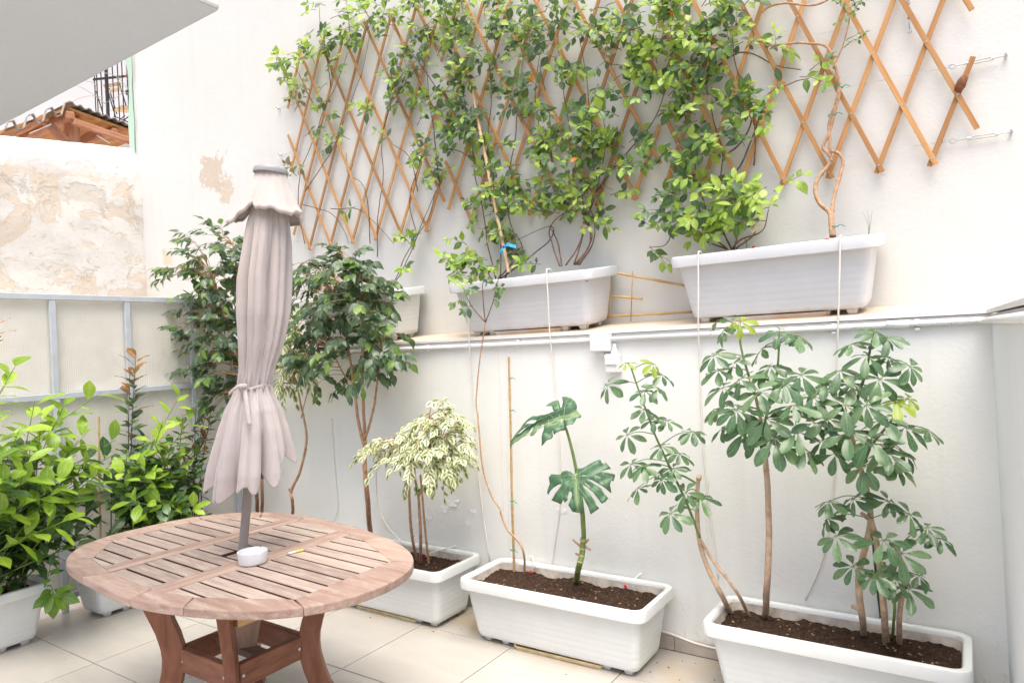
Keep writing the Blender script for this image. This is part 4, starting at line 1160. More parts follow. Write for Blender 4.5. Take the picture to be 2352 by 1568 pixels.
# ================================================================== CONDUIT AND SMALL FITTINGS
cz_ = lambda x: LZ0 - .047 + (.0 if x < 9 else 0)
cd = thing('conduit_pipe', 'white plastic conduit clipped to the wall just under the ledge', 'pipe', (-1.5, W, cz_(0)))
yc = W - .016
MB().tube([(-4.9, yc, cz_(0)), (-1.66, yc, cz_(0))], .0125, 14).build('pipe', 'pvc', cd, smooth=True)
MB().tube([(-1.55, yc, cz_(0)), (-.245, yc, cz_(0) + .004)], .0125, 14).build('pipe', 'pvc', cd, smooth=True)
MB().tube([(-.30, yc, cz_(0) + .004), (-.215, yc, cz_(0) + .004)], .016, 14).build('coupling', 'pvc', cd, smooth=True)
pts, rs = [], []
for k in range(73):
    x = -.215 + k * .0032; pts.append((x, yc, cz_(0) + .005)); rs.append(.0145 if (k // 1) % 2 else .0115)
MB().tube(pts, rs, 12).build('corrugated_bend', 'pvc', cd, smooth=False)
MB().tube(smooth_path([(.01, yc, cz_(0) + .005), (.028, yc - .002, cz_(0) + .004), (.040, yc - .02, cz_(0) + .003), (.042, yc - .06, cz_(0) + .003)], 6), .013, 12).build('pipe', 'pvc', cd, smooth=True)
MB().tube([(.042, yc - .058, cz_(0) + .003), (.042 + .033 * (yc - .058 - .95), .95, cz_(0) + .003)], .0125, 14).build('pipe', 'pvc', cd, smooth=True)
for x in (-4.2, -3.55, -2.80, -2.13, -.98, -.5, -.19):
    m = MB().span(x - .009, x + .009, yc - .004, W - .0005, cz_(0) + .0127, cz_(0) + .022)
    m.span(x - .009, x + .009, yc - .004, W - .0005, cz_(0) - .024, cz_(0) - .0127)
    m.build('clip', 'pvc', cd, .001)
jb = at_y(1414, 783, W - .02); jb.z = cz_(0) - .012
j = thing('junction_box', 'square white junction box on the conduit between the ledge planters', 'junction box', (-1.605, W, jb.z))
MB().span(-1.66, -1.55, W - .048, W - .0005, jb.z - .05, jb.z + .052).build('box', 'pvc', j, .006, seg=2)
MB().span(-1.657, -1.553, W - .056, W - .0485, jb.z - .047, jb.z + .049).build('lid', 'pvc', j, .005, seg=2)
MB().tube([(-1.60, W - .022, jb.z - .05), (-1.60, W - .022, jb.z - .085)], .010, 12).build('cable_gland', 'pvc', j, smooth=True)
def outlet(x, z, label):
    s = thing('outdoor_socket', label, 'socket', (x, W, z), group='white sockets under the ledge')
    MB().span(x - .036, x + .036, W - .052, W - .0005, z - .05, z + .045).build('housing', 'pvc', s, .006, seg=2)
    MB().span(x - .034, x + .034, W - .060, W - .0525, z - .010, z + .040).build('cover', 'pvc', s, .004, seg=2)
    MB().lathe([(0, 0), (.020, 0), (.018, .012), (.010, .022), (.008, .05), (0, .05)], 20, (x + .012, W - .03, z + .046)).build('cable_cap', 'pvc', s, smooth=True, sharp=.6)
p = at_y(1414, 832, W); outlet(p.x, p.z, 'white splash-proof socket below the junction box')
p = at_y(895, 850, W); outlet(p.x, p.z, 'white splash-proof socket half hidden under the round ficus crown')

# drip irrigation tubes
def hose(pts, label, r=.0042):
    return strand(pts, r, 'tube', 'irrigation_tube', label, 'tube', 'ivory irrigation tubes')
def hang(px, ptop, pots_y, low, label):
    x_, y_ = px
    a = at_y(x_, y_, W - .062)
    hose(low, label)
RIMY = W - .052
def over_rim(px, py, pts_below, label):
    a = at_y(px, py, RIMY)
    hose([a + Vector((0, .07, -.035)), a + Vector((0, .035, .008)), a + Vector((0, .004, .009)), a + Vector((0, -.008, -.01))] + pts_below, label)
yw = W - .0345
over_rim(1074, 648, [at_y(1076, 700, RIMY - .004), at_y(1077, 770, W - .040), at_y(1083, 880, W - .012), at_y(1093, 980, W - .007), at_y(1102, 1120, W - .007), at_y(1125, 1290, W - .012)],
         'ivory tube hanging from the left end of the middle ledge planter')
over_rim(1257, 622, [at_y(1259, 690, RIMY - .004), at_y(1263, 770, W - .040), at_y(1272, 850, W - .012), at_y(1281, 960, W - .007), at_y(1288, 1130, W - .007), at_y(1274, 1250, W - .007), at_y(1268, 1290, W - .015)],
         'ivory tube hanging from the front of the middle ledge planter')
over_rim(1605, 583, [at_y(1604, 670, RIMY - .004), at_y(1604, 755, W - .040), at_y(1608, 850, W - .012), at_y(1616, 1040, W - .007), at_y(1638, 1240, W - .007), at_y(1650, 1330, W - .010)],
         'ivory tube hanging from the left end of the right-hand ledge planter')
over_rim(1930, 548, [at_y(1928, 640, RIMY - .004), at_y(1925, 745, W - .040), at_y(1922, 850, W - .012), at_y(1920, 1050, W - .007), at_y(1895, 1260, W - .007), at_y(1850, 1378, W - .010)],
         'ivory tube hanging from the right end of the right-hand ledge planter')
hose([at_y(762, 960, W - .007), at_y(770, 1080, W - .007), at_y(776, 1160, W - .008), at_y(766, 1192, W - .012), at_y(745, 1205, W - .02)], 'ivory tube looping down the wall left of the round ficus trunk', .003)
hose([at_y(862, 1060, W - .007), at_y(866, 1150, W - .008), at_y(885, 1200, W - .02), at_y(905, 1225, W - .05), at_y(925, 1247, W - .09)], 'ivory tube curving into the variegated ficus planter', .0038)
sk = []
for k in range(30):
    x = -4.7 + k * .16
    if x > RX - .03: break
    sk.append((x, W - .012, .083 + .004 * math.sin(k * 1.3) + (-.02 if x > -1.2 and x < -.9 else 0)))
hose(sk, 'white tube lying along the top of the skirting', .006)
def dripper(base, top, rim, label, stake=False):
    d = thing('dripper', label, 'dripper', base, group='red irrigation drippers')
    base, top = Vector(base), Vector(top)
    if stake: MB().tube([base - Vector((0, 0, .03)), top], .006, 8).build('stake', 'black', d)
    MB().tube([top, top + Vector((0, 0, .016))], .0075, 10).build('dripper_head', 'red', d, .001)
    if rim: MB().tube(smooth_path([top + Vector((0, 0, .004))] + [Vector(p) for p in rim], 6), .0036, 7).build('feed_tube', 'tube', d, smooth=True)
sz = PH - SOIL_Z
def sp(x, y, z=sz): return at_z(x, y, z)
b = sp(1220, 1318); dripper(b, b + Vector((0, 0, .006)), [b + Vector((.02, .0, .05)), b + Vector((0, .02, .085)), b + Vector((-.035, .06, .075)), b + Vector((-.06, .12, .06))], 'small red dripper beside the bare climbing stem')
b = sp(1437, 1352); dripper(b, b + Vector((0, 0, .006)), [b + Vector((.03, .02, .04)), b + Vector((.07, .06, .075)), b + Vector((.10, .12, .07)), b + Vector((.10, .20, .03))], 'small red dripper at the right end of the monstera planter')
b = sp(1672, 1362); dripper(b, b + Vector((0, 0, .045)), None, 'red-tipped black dripper stake at the left end of the corner planter', True)
b = sp(2072, 1452); dripper(b, b + Vector((0, 0, .006)), [b + Vector((.02, .03, .04)), b + Vector((.035, .06, .085)), b + Vector((.03, .11, .10)), b + Vector((.02, .16, .08))], 'small red dripper behind the right umbrella tree stems')
b = sp(978, 1280); dripper(b, b + Vector((0, 0, .004)), [b + Vector((.03, .0, .03)), b + Vector((.10, .05, .05)), b + Vector((.17, .13, .065)), b + Vector((.2, .17, .04))], 'small dripper with tube in the variegated ficus planter')
for px, py, l_ in ((1731, 566, 'beside the leafy bush'), (1900, 549, 'at the foot of the twisted climber')):
    b = at_y(px, py, W + .05); dripper(b - Vector((0, 0, .02)), b - Vector((0, 0, .014)), None, 'small red dripper on the right-hand ledge planter ' + l_)

# canes
def cane(p, q, r, mat, label, nodes=7):
    p, q = Vector(p), Vector(q); pts, rs = [], []
    N = nodes * 6
    for k in range(N + 1):
        t_ = k / N; pts.append(p.lerp(q, t_) + wob(p.lerp(q, t_), 3, .003)); rs.append(r * (1.18 if k % 6 == 0 and 0 < k < N else 1.0) * (1 - .15 * t_))
    o = MB().tube(pts, rs, 8).build('cane', mat, None, smooth=True, sharp=.9)
    return tag(o, label, 'cane')
cane(at_y(1168, 626, W + .14), at_y(1074, 160, YT - .05), .0105, 'pale_cane', 'long pale bamboo cane leaning from the middle ledge planter up the trellis', 9)
cane(soil_at(*at_z(1180, 1312, sz).xy) - Vector((0, 0, .03)), at_y(1169, 819, 3.13), .0075, 'bamboo', 'upright bamboo cane in the monstera planter', 6)
cane(soil_at(*at_z(985, 1288, sz).xy) - Vector((0, 0, .03)), at_y(965, 1090, 2.97), .007, 'bamboo', 'short bamboo cane among the variegated ficus stems', 4)
cane(soil_at(*at_z(2027, 1440, sz).xy) - Vector((0, 0, .03)), at_y(1990, 1085, 3.08), .0075, 'green_stake', 'dark green plant stake among the right umbrella tree stems', 4)
cane(at_x(232, 1330, -4.55), at_x(227, 955, -4.55), .007, 'bamboo', 'brown cane standing in the leafy shrub by the fence', 4)
bt = thing('bamboo_ladder', 'small bamboo ladder trellis lying between the middle and right-hand ledge planters', 'trellis', at_y(1490, 690, U - .05))
yb = U - .06
for a, b_ in (((1400, 624), (1575, 656)), ((1395, 679), (1475, 686)), ((1390, 727), (1590, 716))):
    pts = [at_y(*a, yb).lerp(at_y(*b_, yb), t / 12) for t in range(13)]
    MB().tube(pts, [.0068 * (1.2 if t in (3, 8) else 1) for t in range(13)], 8).build('cane_rung', 'bamboo', bt, smooth=True)
MB().tube([at_y(1453, 622, yb - .010), at_y(1449, 738, yb - .010)], .0032, 6).build('cane_upright', 'bamboo', bt, smooth=True)
MB().tube([at_y(1402, 622, yb - .010), at_y(1401, 745, yb - .010)], .0032, 6).build('cane_upright', 'bamboo', bt, smooth=True)
# ribbon and green ties
rb = MB(); c = at_y(1160, 566, W + .12)
ribbon(rb, smooth_path([c, c + Vector((.03, -.02, .006)), c + Vector((.06, -.015, -.004)), c + Vector((.085, -.01, -.012))], 4), .02, (0, .3, 1))
ribbon(rb, smooth_path([c, c + Vector((-.01, -.02, -.02)), c + Vector((-.02, -.018, -.045))], 4), .022, (1, .2, .2))
rb.tube([c + Vector((-.012, -.005, 0)), c + Vector((0, -.016, .003)), c + Vector((.012, -.004, 0)), c + Vector((0, .012, 0)), c + Vector((-.012, -.005, 0))], .006, 7)
tag(rb.build('ribbon', 'blue', None, smooth=True), 'bright blue ribbon knotted round the long pale cane', 'ribbon')
def tie(p, label, s=.013):
    m = MB(); p = Vector(p)
    m.tube([p + Vector((s * math.cos(a), s * math.sin(a), .002 * math.sin(2 * a))) for a in [2 * math.pi * k / 12 for k in range(13)]], .0022, 5)
    m.tube(smooth_path([p + Vector((s, -.004, 0)), p + Vector((s + .012, -.012, .004)), p + Vector((s + .03, -.012, -.008))], 3), .0018, 5)
    tag(m.build('plant_tie', 'green_tie', None, smooth=True), label, 'plant tie', 'green plant ties')
tie(at_y(1172, 868, 3.125), 'green tie near the top of the upright bamboo cane', .010)
tie(at_y(1174, 942, 3.12), 'green tie halfway up the upright bamboo cane', .010)
tie(at_y(1176, 1150, 3.10), 'green tie low on the upright bamboo cane', .010)
tie(at_y(1177, 1262, 3.09), 'green tie where the bare stem crosses the bamboo cane', .012)
tie(at_y(1918, 520, W + .15), 'green tie at the foot of the twisted climber')
tie(at_y(1927, 202, YT - .035), 'green tie holding the twisted climber to the right trellis', .018)
tie(at_y(1911, 265, YT - .035), 'green tie on the twisted climber below the upper one', .016)

# ================================================================== FOLIAGE
LEAF_PROFILE = {
    'vine':   [(0, .01), (.1, .10), (.25, .19), (.42, .235), (.6, .215), (.78, .13), (.9, .055), (1, .0)],
    'ficus':  [(0, .02), (.08, .12), (.22, .225), (.38, .255), (.55, .215), (.72, .13), (.86, .045), (1, .0)],
    'schef':  [(0, .01), (.12, .06), (.3, .13), (.5, .185), (.68, .205), (.84, .17), (.94, .09), (1, .0)],
    'shrub':  [(0, .02), (.12, .09), (.3, .17), (.48, .205), (.66, .195), (.82, .125), (.93, .05), (1, .0)],
    'narrow': [(0, .01), (.15, .06), (.4, .095), (.65, .085), (.85, .045), (1, .0)],
}
_leafc = {}
def leaf_geo(kind, var):
    key = (kind, var)
    if key in _leafc: return _leafc[key]
    r = random.Random(hash(kind) % 97 + var * 13 if False else sum(map(ord, kind)) + var * 131)
    prof = LEAF_PROFILE[kind]
    droop = {'vine': .16, 'ficus': .16, 'schef': .14, 'shrub': .13, 'narrow': .2}[kind] * r.uniform(.3, 1.9)
    fold = r.uniform(.15, .55); wave = r.uniform(.0, .035); ph = r.uniform(0, 6); side = r.uniform(-.10, .10)
    vs, fs, uv = [], [], []
    fr = [-1, -.55, 0, .55, 1]
    for (u, w) in prof:
        for q in fr:
            y = q * w
            z = -droop * u * u * 1.0 + fold * abs(y) - fold * .5 * (abs(q) ** 2) * w + wave * math.sin(ph + u * 9 + q * 1.5) * abs(q)
            vs.append((u, y + side * u * u, z)); uv.append((u, .5 + q * .5))
    n = len(prof); k = len(fr)
    for i in range(n - 1):
        for j in range(k - 1):
            a = i * k + j; fs.append((a, a + k, a + k + 1, a + 1))
    b = len(vs)                         # stalk
    vs += [(-.13, -.010, .03), (-.13, .010, .03), (.02, -.012, .0), (.02, .012, .0)]
    uv += [(0, .49), (0, .51), (.02, .49), (.02, .51)]
    fs.append((b, b + 2, b + 3, b + 1))
    _leafc[key] = (np.array(vs), fs, uv)
    return _leafc[key]
_leafm = {}
def uv_mesh(name, vs, fs, uv, mat):
    me = bpy.data.meshes.new(name); me.from_pydata([tuple(v) for v in vs], [], fs); me.update()
    l = me.uv_layers.new(name='UVMap')
    idx = np.empty(len(me.loops), dtype=np.int32); me.loops.foreach_get('vertex_index', idx)
    l.data.foreach_set('uv', np.asarray(uv, dtype=np.float32)[idx].ravel())
    me.polygons.foreach_set('use_smooth', [True] * len(me.polygons))
    me.materials.append(MAT[mat])
    return me
def leaf_mesh(kind, var, mat):
    key = (kind, var, mat)
    if key not in _leafm: _leafm[key] = uv_mesh('leaf', *leaf_geo(kind, var), mat)
    return _leafm[key]
NVAR = 7
class Plant:
    def __init__(s, name, label, cat, base, group=None):
        s.root = thing(name, label, cat, base, group=group); s.leaves = []; s.stems = {}; s.rs = random.Random(sum(map(ord, label)))
    def stem(s, mat='bark', part='stem'):
        return s.stems.setdefault((mat, part), MB())
    def leaf(s, p, d, n, L, kind, mat, wscale=1.0):
        p, d, n = Vector(p), Vector(d).normalized(), Vector(n)
        n = n - d * n.dot(d)
        n = n.normalized() if n.length > 1e-5 else d.orthogonal().normalized()
        y = n.cross(d)
        M = Matrix((d * L, y * L * wscale, n * L)).transposed().to_4x4(); M.translation = p
        s.leaves.append((M, kind, s.rs.randrange(NVAR), mat, L))
    def finish(s, limit=300):
        for (mat, part), mb in s.stems.items():
            o = mb.build(part, mat, s.root, smooth=True)
            if part in ('twig', 'branch', 'petiole', 'grass_blade', 'sprout'): tag(o, kind='stuff')
        order = sorted(s.leaves, key=lambda t: -t[4] / max(.3, depth(t[0].translation)) - s.rs.uniform(0, .004))
        inv = wm(s.root).inverted()
        for M, kind, var, mat, L in order[:limit]:
            o = bpy.data.objects.new('leaf', leaf_mesh(kind, var, mat)); col.objects.link(o)
            o.parent = s.root; o.matrix_parent_inverse = inv; o.matrix_basis = M
        rest = {}
        for t in order[limit:]: rest.setdefault(t[3], []).append(t)
        if rest:
            V, F, UVs, MI, mats, nb = [], [], [], [], [], 0
            for mi, (mat, L_) in enumerate(rest.items()):
                mats.append(mat)
                for M, kind, var, _, _ in L_:
                    vs, fs, uv = leaf_geo(kind, var); A = np.array(M)
                    V.append(vs @ A[:3, :3].T + A[:3, 3]); F += [tuple(i + nb for i in f) for f in fs]; UVs += uv; MI += [mi] * len(fs); nb += len(vs)
            me = uv_mesh('leaf_mass', np.concatenate(V), F, UVs, mats[0])
            for m_ in mats[1:]: me.materials.append(MAT[m_])
            me.polygons.foreach_set('material_index', MI)
            tag(link('leaf_mass', me, None, s.root), kind='stuff')
        return s.root
def rvec(r): 
    while True:
        v = Vector((r.uniform(-1, 1), r.uniform(-1, 1), r.uniform(-1, 1)))
        if .05 < v.length < 1: return v.normalized()
def branch(pl, pts, r0, r1, mat='bark', part='stem', n=6, seg=7, rough=0.0):
    P = smooth_path(pts, n)
    if rough: P = [p + wob(p, 9, rough) for p in P]
    pl.stem(mat, part).tube(P, taper(len(P), r0, r1), seg)
    return P
def knots(pl, P, mat, part, r, count, length=.02):
    """stubs of cut twigs along a trunk"""
    for _ in range(count):
        p = pl.rs.choice(P[2:-2]); d = (rvec(pl.rs) * Vector((1, .7, .5)) + Vector((0, 0, .4))).normalized()
        pl.stem(mat, part).tube([p, p + d * (r + length * pl.rs.uniform(.4, 1))], [r * .55, r * .3], 5)
def clampY(p, lim): 
    p = Vector(p)
    if p.y > lim: p.y = lim
    return p

# ---------------- climbing vines on the trellis
def sprig(pl, p, d, L, n, leaf, tones, opposite=True, lim=U - .03, kind='vine', smat='vine_stem', gravity=.25, spread=1.0, face=None):
    r = pl.rs; d = Vector(d).normalized(); pts = []
    for k in range(n + 1):
        t = k / n
        q = p + d * (L * t) + Vector((0, 0, -gravity * L * t * t)) + rvec(r) * (L * .03)
        pts.append(clampY(q, lim))
    pl.stem(smat, 'twig').tube(pts, taper(len(pts), .0022, .0009), 4, False)
    for k in range(1, n + 1):
        t = (pts[k] - pts[k - 1]).normalized()
        fa = face if face is not None else Vector((.25, -1, .55))
        fwd = (Vector(fa) + rvec(r) * .75).normalized()
        s = t.cross(fwd); s = s.normalized() if s.length > .01 else Vector((1, 0, 0))
        sides = (1, -1) if opposite else ((1,) if k % 2 else (-1,))
        for sg in sides:
            if r.random() < .10: continue
            dd = (t * r.uniform(.3, .8) + s * sg * spread * r.uniform(.6, 1.1) + Vector((0, 0, -.22)) + rvec(r) * .3).normalized()
            tone = tones(k / n, r)
            LL = leaf * r.uniform(.5, 1.3) * (.8 if k == n else 1)
            q = clampY(pts[k] + dd * LL * .13, lim - .004)
            e = q + dd * LL
            if e.y > lim: dd.y -= (e.y - lim) / LL
            pl.leaf(q, dd, fwd, LL, kind, tone, r.uniform(.95, 1.4))
        if k == n:
            pl.leaf(pts[k] + t * leaf * .1, (t + rvec(r) * .2), fwd, leaf * r.uniform(.6, .95), kind, tones(1, r))
def vtones(light, mid):
    def f(t, r):
        x = r.random()
        lf = light * (.5 + 1.15 * t)
        if x < lf: return 'vine_light'
        if x < lf + mid: return 'vine_mid'
        if x > .9972: return 'leaf_orange'
        if x > .982: return 'leaf_dry'
        return 'vine_dark'
    return f
def vine_cluster(pl, cx, cy, rx, ry, n, light, mid=.25, leaf=.062, y0=None, y1=None, up=.7, dry=False):
    r = pl.rs
    ya, yb_ = (y0 if y0 is not None else U - .17), (y1 if y1 is not None else U - .035)
    tf = vtones(light, mid)
    if dry: tf = lambda t, q: 'leaf_dry' if q.random() < .75 else 'vine_mid'
    for _ in range(max(1, round(n * (.38 if (270 < cy < 440 and cx > 1560 and y0 is None) else (.56 if cy < 125 else .42))))):
        a, b = r.uniform(0, 6.283), math.sqrt(r.random())
        x, y = cx + rx * b * math.cos(a), cy + ry * b * math.sin(a)
        p = at_y(x, y, r.uniform(ya, yb_))
        d = Vector((r.uniform(-1, 1), r.uniform(-.7, .15), r.uniform(-.45, 1) * up + .1 * (1 - b)))
        sprig(pl, p, d, r.uniform(.07, .17), r.randint(3, 5), leaf, tf)
def vstem(pl, pxs, r0=.004, r1=.0022, Y0=None, Y1=U - .045, mat='vine_stem'):
    pts = []
    for i, (x, y) in enumerate(pxs):
        t = i / (len(pxs) - 1); Yv = Y1 if Y0 is None else Y0 + (Y1 - Y0) * min(1, t * 2.2)
        pts.append(at_y(x, y, Yv + pl.rs.uniform(-.012, .008)))
    return branch(pl, pts, r0, r1, mat, 'stem', 5, 6, .006)
VY = W + .16
v1 = Plant('climbing_vine', 'sparse climbing vine wandering over the left trellis panel', 'climbing vine', at_y(905, 650, VY), 'vines on the trellis')
for pxs in ([(905, 655), (930, 590), (960, 540), (985, 500), (1000, 440)], [(905, 655), (935, 600), (975, 500), (1010, 420)], [(866, 590), (868, 500), (880, 400), (876, 330), (893, 250), (925, 200), (960, 120)],
            [(850, 560), (845, 470), (830, 420), (800, 400), (795, 350)], [(700, 560), (685, 480), (690, 400), (720, 320), (745, 250), (770, 200), (800, 120)],
            [(695, 470), (760, 490), (790, 530), (800, 560)], [(700, 440), (740, 380), (770, 330), (800, 250), (830, 170), (850, 80)],
            [(730, 260), (700, 200), (680, 160), (660, 150)], [(760, 480), (820, 480), (850, 500), (905, 560)], [(960, 440), (940, 360), (890, 320), (885, 260)],
            [(960, 540), (940, 470), (955, 400), (985, 330)], [(760, 200), (750, 130), (735, 70), (735, 15)], [(805, 90), (800, 40), (795, 0)], [(870, 70), (840, 30), (830, -10)]):
    vstem(v1, pxs, .0035, .0018, None if pxs[0][1] < 640 else VY)
for a in ((668, 150, 40, 38, 16, .42), (700, 128, 45, 34, 16, .45), (745, 105, 34, 32, 11, .38), (800, 85, 50, 32, 14, .3), (860, 62, 50, 38, 14, .25), (742, 175, 28, 30, 8, .35),
          (725, 215, 26, 24, 5, .3), (752, 245, 26, 22, 5, .25), (790, 318, 22, 26, 6, .3), (762, 335, 20, 22, 3, .3), (745, 30, 22, 26, 5, .5), (800, 30, 22, 30, 4, .4), (735, 60, 20, 20, 4, .5),
          (840, 30, 40, 30, 8, .45), (855, 262, 22, 16, 4, .6), (880, 248, 24, 18, 5, .2), (960, 355, 38, 36, 11, .25), (985, 395, 24, 24, 6, .2), (905, 160, 32, 40, 7, .2), (915, 210, 30, 34, 8, .2),
          (815, 465, 12, 10, 1, .6), (945, 560, 24, 18, 4, .55), (930, 600, 18, 14, 2, .5), (970, 530, 20, 14, 3, .4), (700, 300, 16, 30, 2, .2), (890, 320, 18, 16, 2, .6)):
    vine_cluster(v1, *a)
for a in ((690, 250, 18, 22, 5, 0), (672, 400, 18, 16, 4, 0), (690, 205, 22, 18, 4, 0)): vine_cluster(v1, *a, dry=True)
v1.finish()
v2 = Plant('climbing_vine', 'dense climbing vine rising behind the long pale cane from the middle ledge planter', 'climbing vine', at_y(1150, 630, VY), 'vines on the trellis')
for pxs in ([(1140, 640), (1120, 560), (1110, 480), (1090, 400), (1085, 330), (1070, 250), (1050, 150), (1030, 60)], [(1150, 640), (1150, 560), (1140, 470), (1130, 400), (1120, 320), (1130, 220), (1120, 120), (1110, 0)],
            [(1160, 640), (1185, 560), (1170, 500), (1165, 420), (1180, 340), (1190, 250), (1200, 150), (1210, 20)], [(1130, 640), (1100, 600), (1060, 610), (1035, 630)],
            [(1145, 640), (1190, 590), (1200, 570), (1185, 540), (1160, 560)], [(1150, 640), (1230, 580), (1270, 540), (1260, 520), (1190, 550)], [(1085, 330), (1040, 280), (1000, 250), (960, 180), (920, 100)],
            [(1070, 250), (1010, 210), (960, 140), (900, 60)], [(1010, 420), (1000, 330), (990, 260), (980, 160)], [(1130, 400), (1060, 350), (1010, 340)]):
    vstem(v2, pxs, .0045, .002, VY if pxs[0][1] > 600 else None)
for a in ((930, 30, 62, 48, 20, .42), (1010, 40, 70, 50, 26, .4), (1090, 40, 70, 55, 24, .28), (1170, 40, 60, 50, 20, .25), (955, 110, 44, 40, 11, .25), (1040, 110, 60, 44, 18, .25), (1120, 120, 56, 44, 14, .18),
          (950, 185, 42, 34, 11, .3), (1010, 205, 60, 40, 20, .35), (1060, 200, 50, 50, 18, .3), (1000, 265, 62, 40, 20, .22), (1060, 290, 55, 44, 18, .22), (1120, 240, 46, 46, 12, .2),
          (1110, 320, 46, 40, 12, .25), (1010, 335, 44, 28, 11, .25), (1090, 385, 40, 34, 9, .25), (1140, 400, 42, 36, 10, .3), (1120, 460, 46, 34, 12, .35), (1160, 470, 30, 34, 8, .3), (1095, 530, 44, 36, 11, .45),
          (1130, 560, 44, 40, 10, .35), (1175, 575, 30, 30, 7, .2), (1180, 210, 30, 40, 6, .1), (1160, 320, 30, 40, 7, .2), (1210, 255, 26, 30, 5, .15)):
    vine_cluster(v2, *a)
for a in ((1045, 632, 26, 14, 7, .9), (1075, 600, 40, 28, 12, .55), (1110, 610, 40, 24, 10, .5), (1080, 625, 40, 14, 7, .5), (1240, 605, 18, 12, 2, .4), (1150, 600, 26, 16, 4, .3)):
    vine_cluster(v2, *a, y0=W - .03, y1=W + .10, up=.6)
v2.finish()
v3 = Plant('climbing_vine', 'climbing vine with bent dark stems from the right end of the middle ledge planter', 'climbing vine', at_y(1315, 610, VY), 'vines on the trellis')
for pxs in ([(1285, 612), (1268, 560), (1262, 530), (1280, 500), (1320, 480)], [(1290, 612), (1285, 570), (1275, 540), (1262, 520)], [(1300, 610), (1330, 560), (1345, 510), (1370, 440), (1390, 330), (1380, 220)],
            [(1320, 608), (1355, 560), (1352, 500), (1365, 430), (1360, 330), (1350, 200), (1330, 80)], [(1325, 608), (1350, 570), (1360, 540), (1345, 500), (1330, 400), (1310, 300), (1290, 180), (1280, 60)],
            [(1330, 608), (1362, 560), (1365, 510), (1350, 470)], [(1318, 608), (1338, 540), (1345, 480), (1270, 420), (1240, 300), (1230, 200), (1250, 80)],
            [(1370, 440), (1440, 350), (1500, 280), (1530, 200)], [(1270, 400), (1265, 330), (1260, 250), (1240, 150)]):
    vstem(v3, pxs, .005, .002, VY if pxs[0][1] > 600 else None)
for a in ((1255, 40, 62, 44, 20, .2), (1330, 50, 60, 48, 18, .2), (1250, 120, 50, 50, 13, .15), (1320, 130, 50, 44, 10, .2), (1390, 90, 46, 50, 14, .2), (1255, 200, 36, 40, 8, .15), (1300, 185, 30, 26, 5, .4), (1420, 150, 40, 36, 9, .3),
          (1390, 200, 44, 30, 7, .3), (1235, 240, 26, 40, 7, .1), (1290, 290, 48, 36, 13, .3), (1350, 290, 56, 40, 16, .32), (1410, 300, 50, 40, 15, .3), (1440, 240, 34, 34, 8, .15), (1460, 320, 40, 36, 10, .3),
          (1260, 340, 40, 36, 9, .25), (1320, 350, 46, 34, 12, .4), (1380, 350, 44, 30, 10, .35), (1220, 380, 34, 36, 8, .35), (1250, 430, 46, 30, 10, .25), (1300, 420, 40, 34, 9, .35), (1340, 410, 36, 34, 9, .35),
          (1250, 485, 42, 28, 10, .5), (1310, 475, 50, 26, 12, .4), (1360, 485, 34, 34, 9, .3), (1350, 450, 26, 30, 6, .3), (1385, 500, 22, 20, 4, .3), (1440, 365, 40, 30, 8, .35), (1480, 370, 36, 30, 8, .3), (1420, 445, 26, 12, 4, .3),
          (1410, 400, 26, 20, 3, .5), (1200, 480, 26, 26, 5, .3), (1215, 330, 26, 30, 5, .25)):
    vine_cluster(v3, *a)
for a in ((1255, 500, 24, 16, 3, 0), (1390, 155, 14, 12, 2, 0)): vine_cluster(v3, *a, dry=True)
v3.finish()
v4 = Plant('climbing_vine', 'bushy vine with lime tips growing out of the right-hand ledge planter', 'climbing vine', at_y(1680, 570, VY), 'vines on the trellis')
for pxs in ([(1670, 572), (1640, 540), (1620, 480), (1600, 400), (1580, 300), (1560, 200), (1540, 60)], [(1680, 572), (1660, 520), (1650, 440), (1660, 360), (1640, 280), (1620, 180), (1600, 60)],
            [(1685, 572), (1700, 520), (1720, 460), (1760, 440)], [(1690, 570), (1730, 540), (1740, 500), (1735, 450)], [(1680, 572), (1700, 550), (1750, 530), (1765, 480)], [(1670, 572), (1600, 545), (1560, 510), (1530, 560), (1490, 570)],
            [(1660, 360), (1700, 330), (1725, 280), (1720, 220), (1690, 150), (1680, 40)], [(1650, 440), (1700, 380), (1735, 300), (1760, 220), (1820, 190), (1860, 180)], [(1620, 180), (1700, 120), (1780, 150), (1840, 160)],
            [(1600, 400), (1550, 420), (1530, 470), (1520, 520)], [(1730, 380), (1735, 330), (1730, 260)]):
    vstem(v4, pxs, .005, .002, VY if pxs[0][1] > 560 else None)
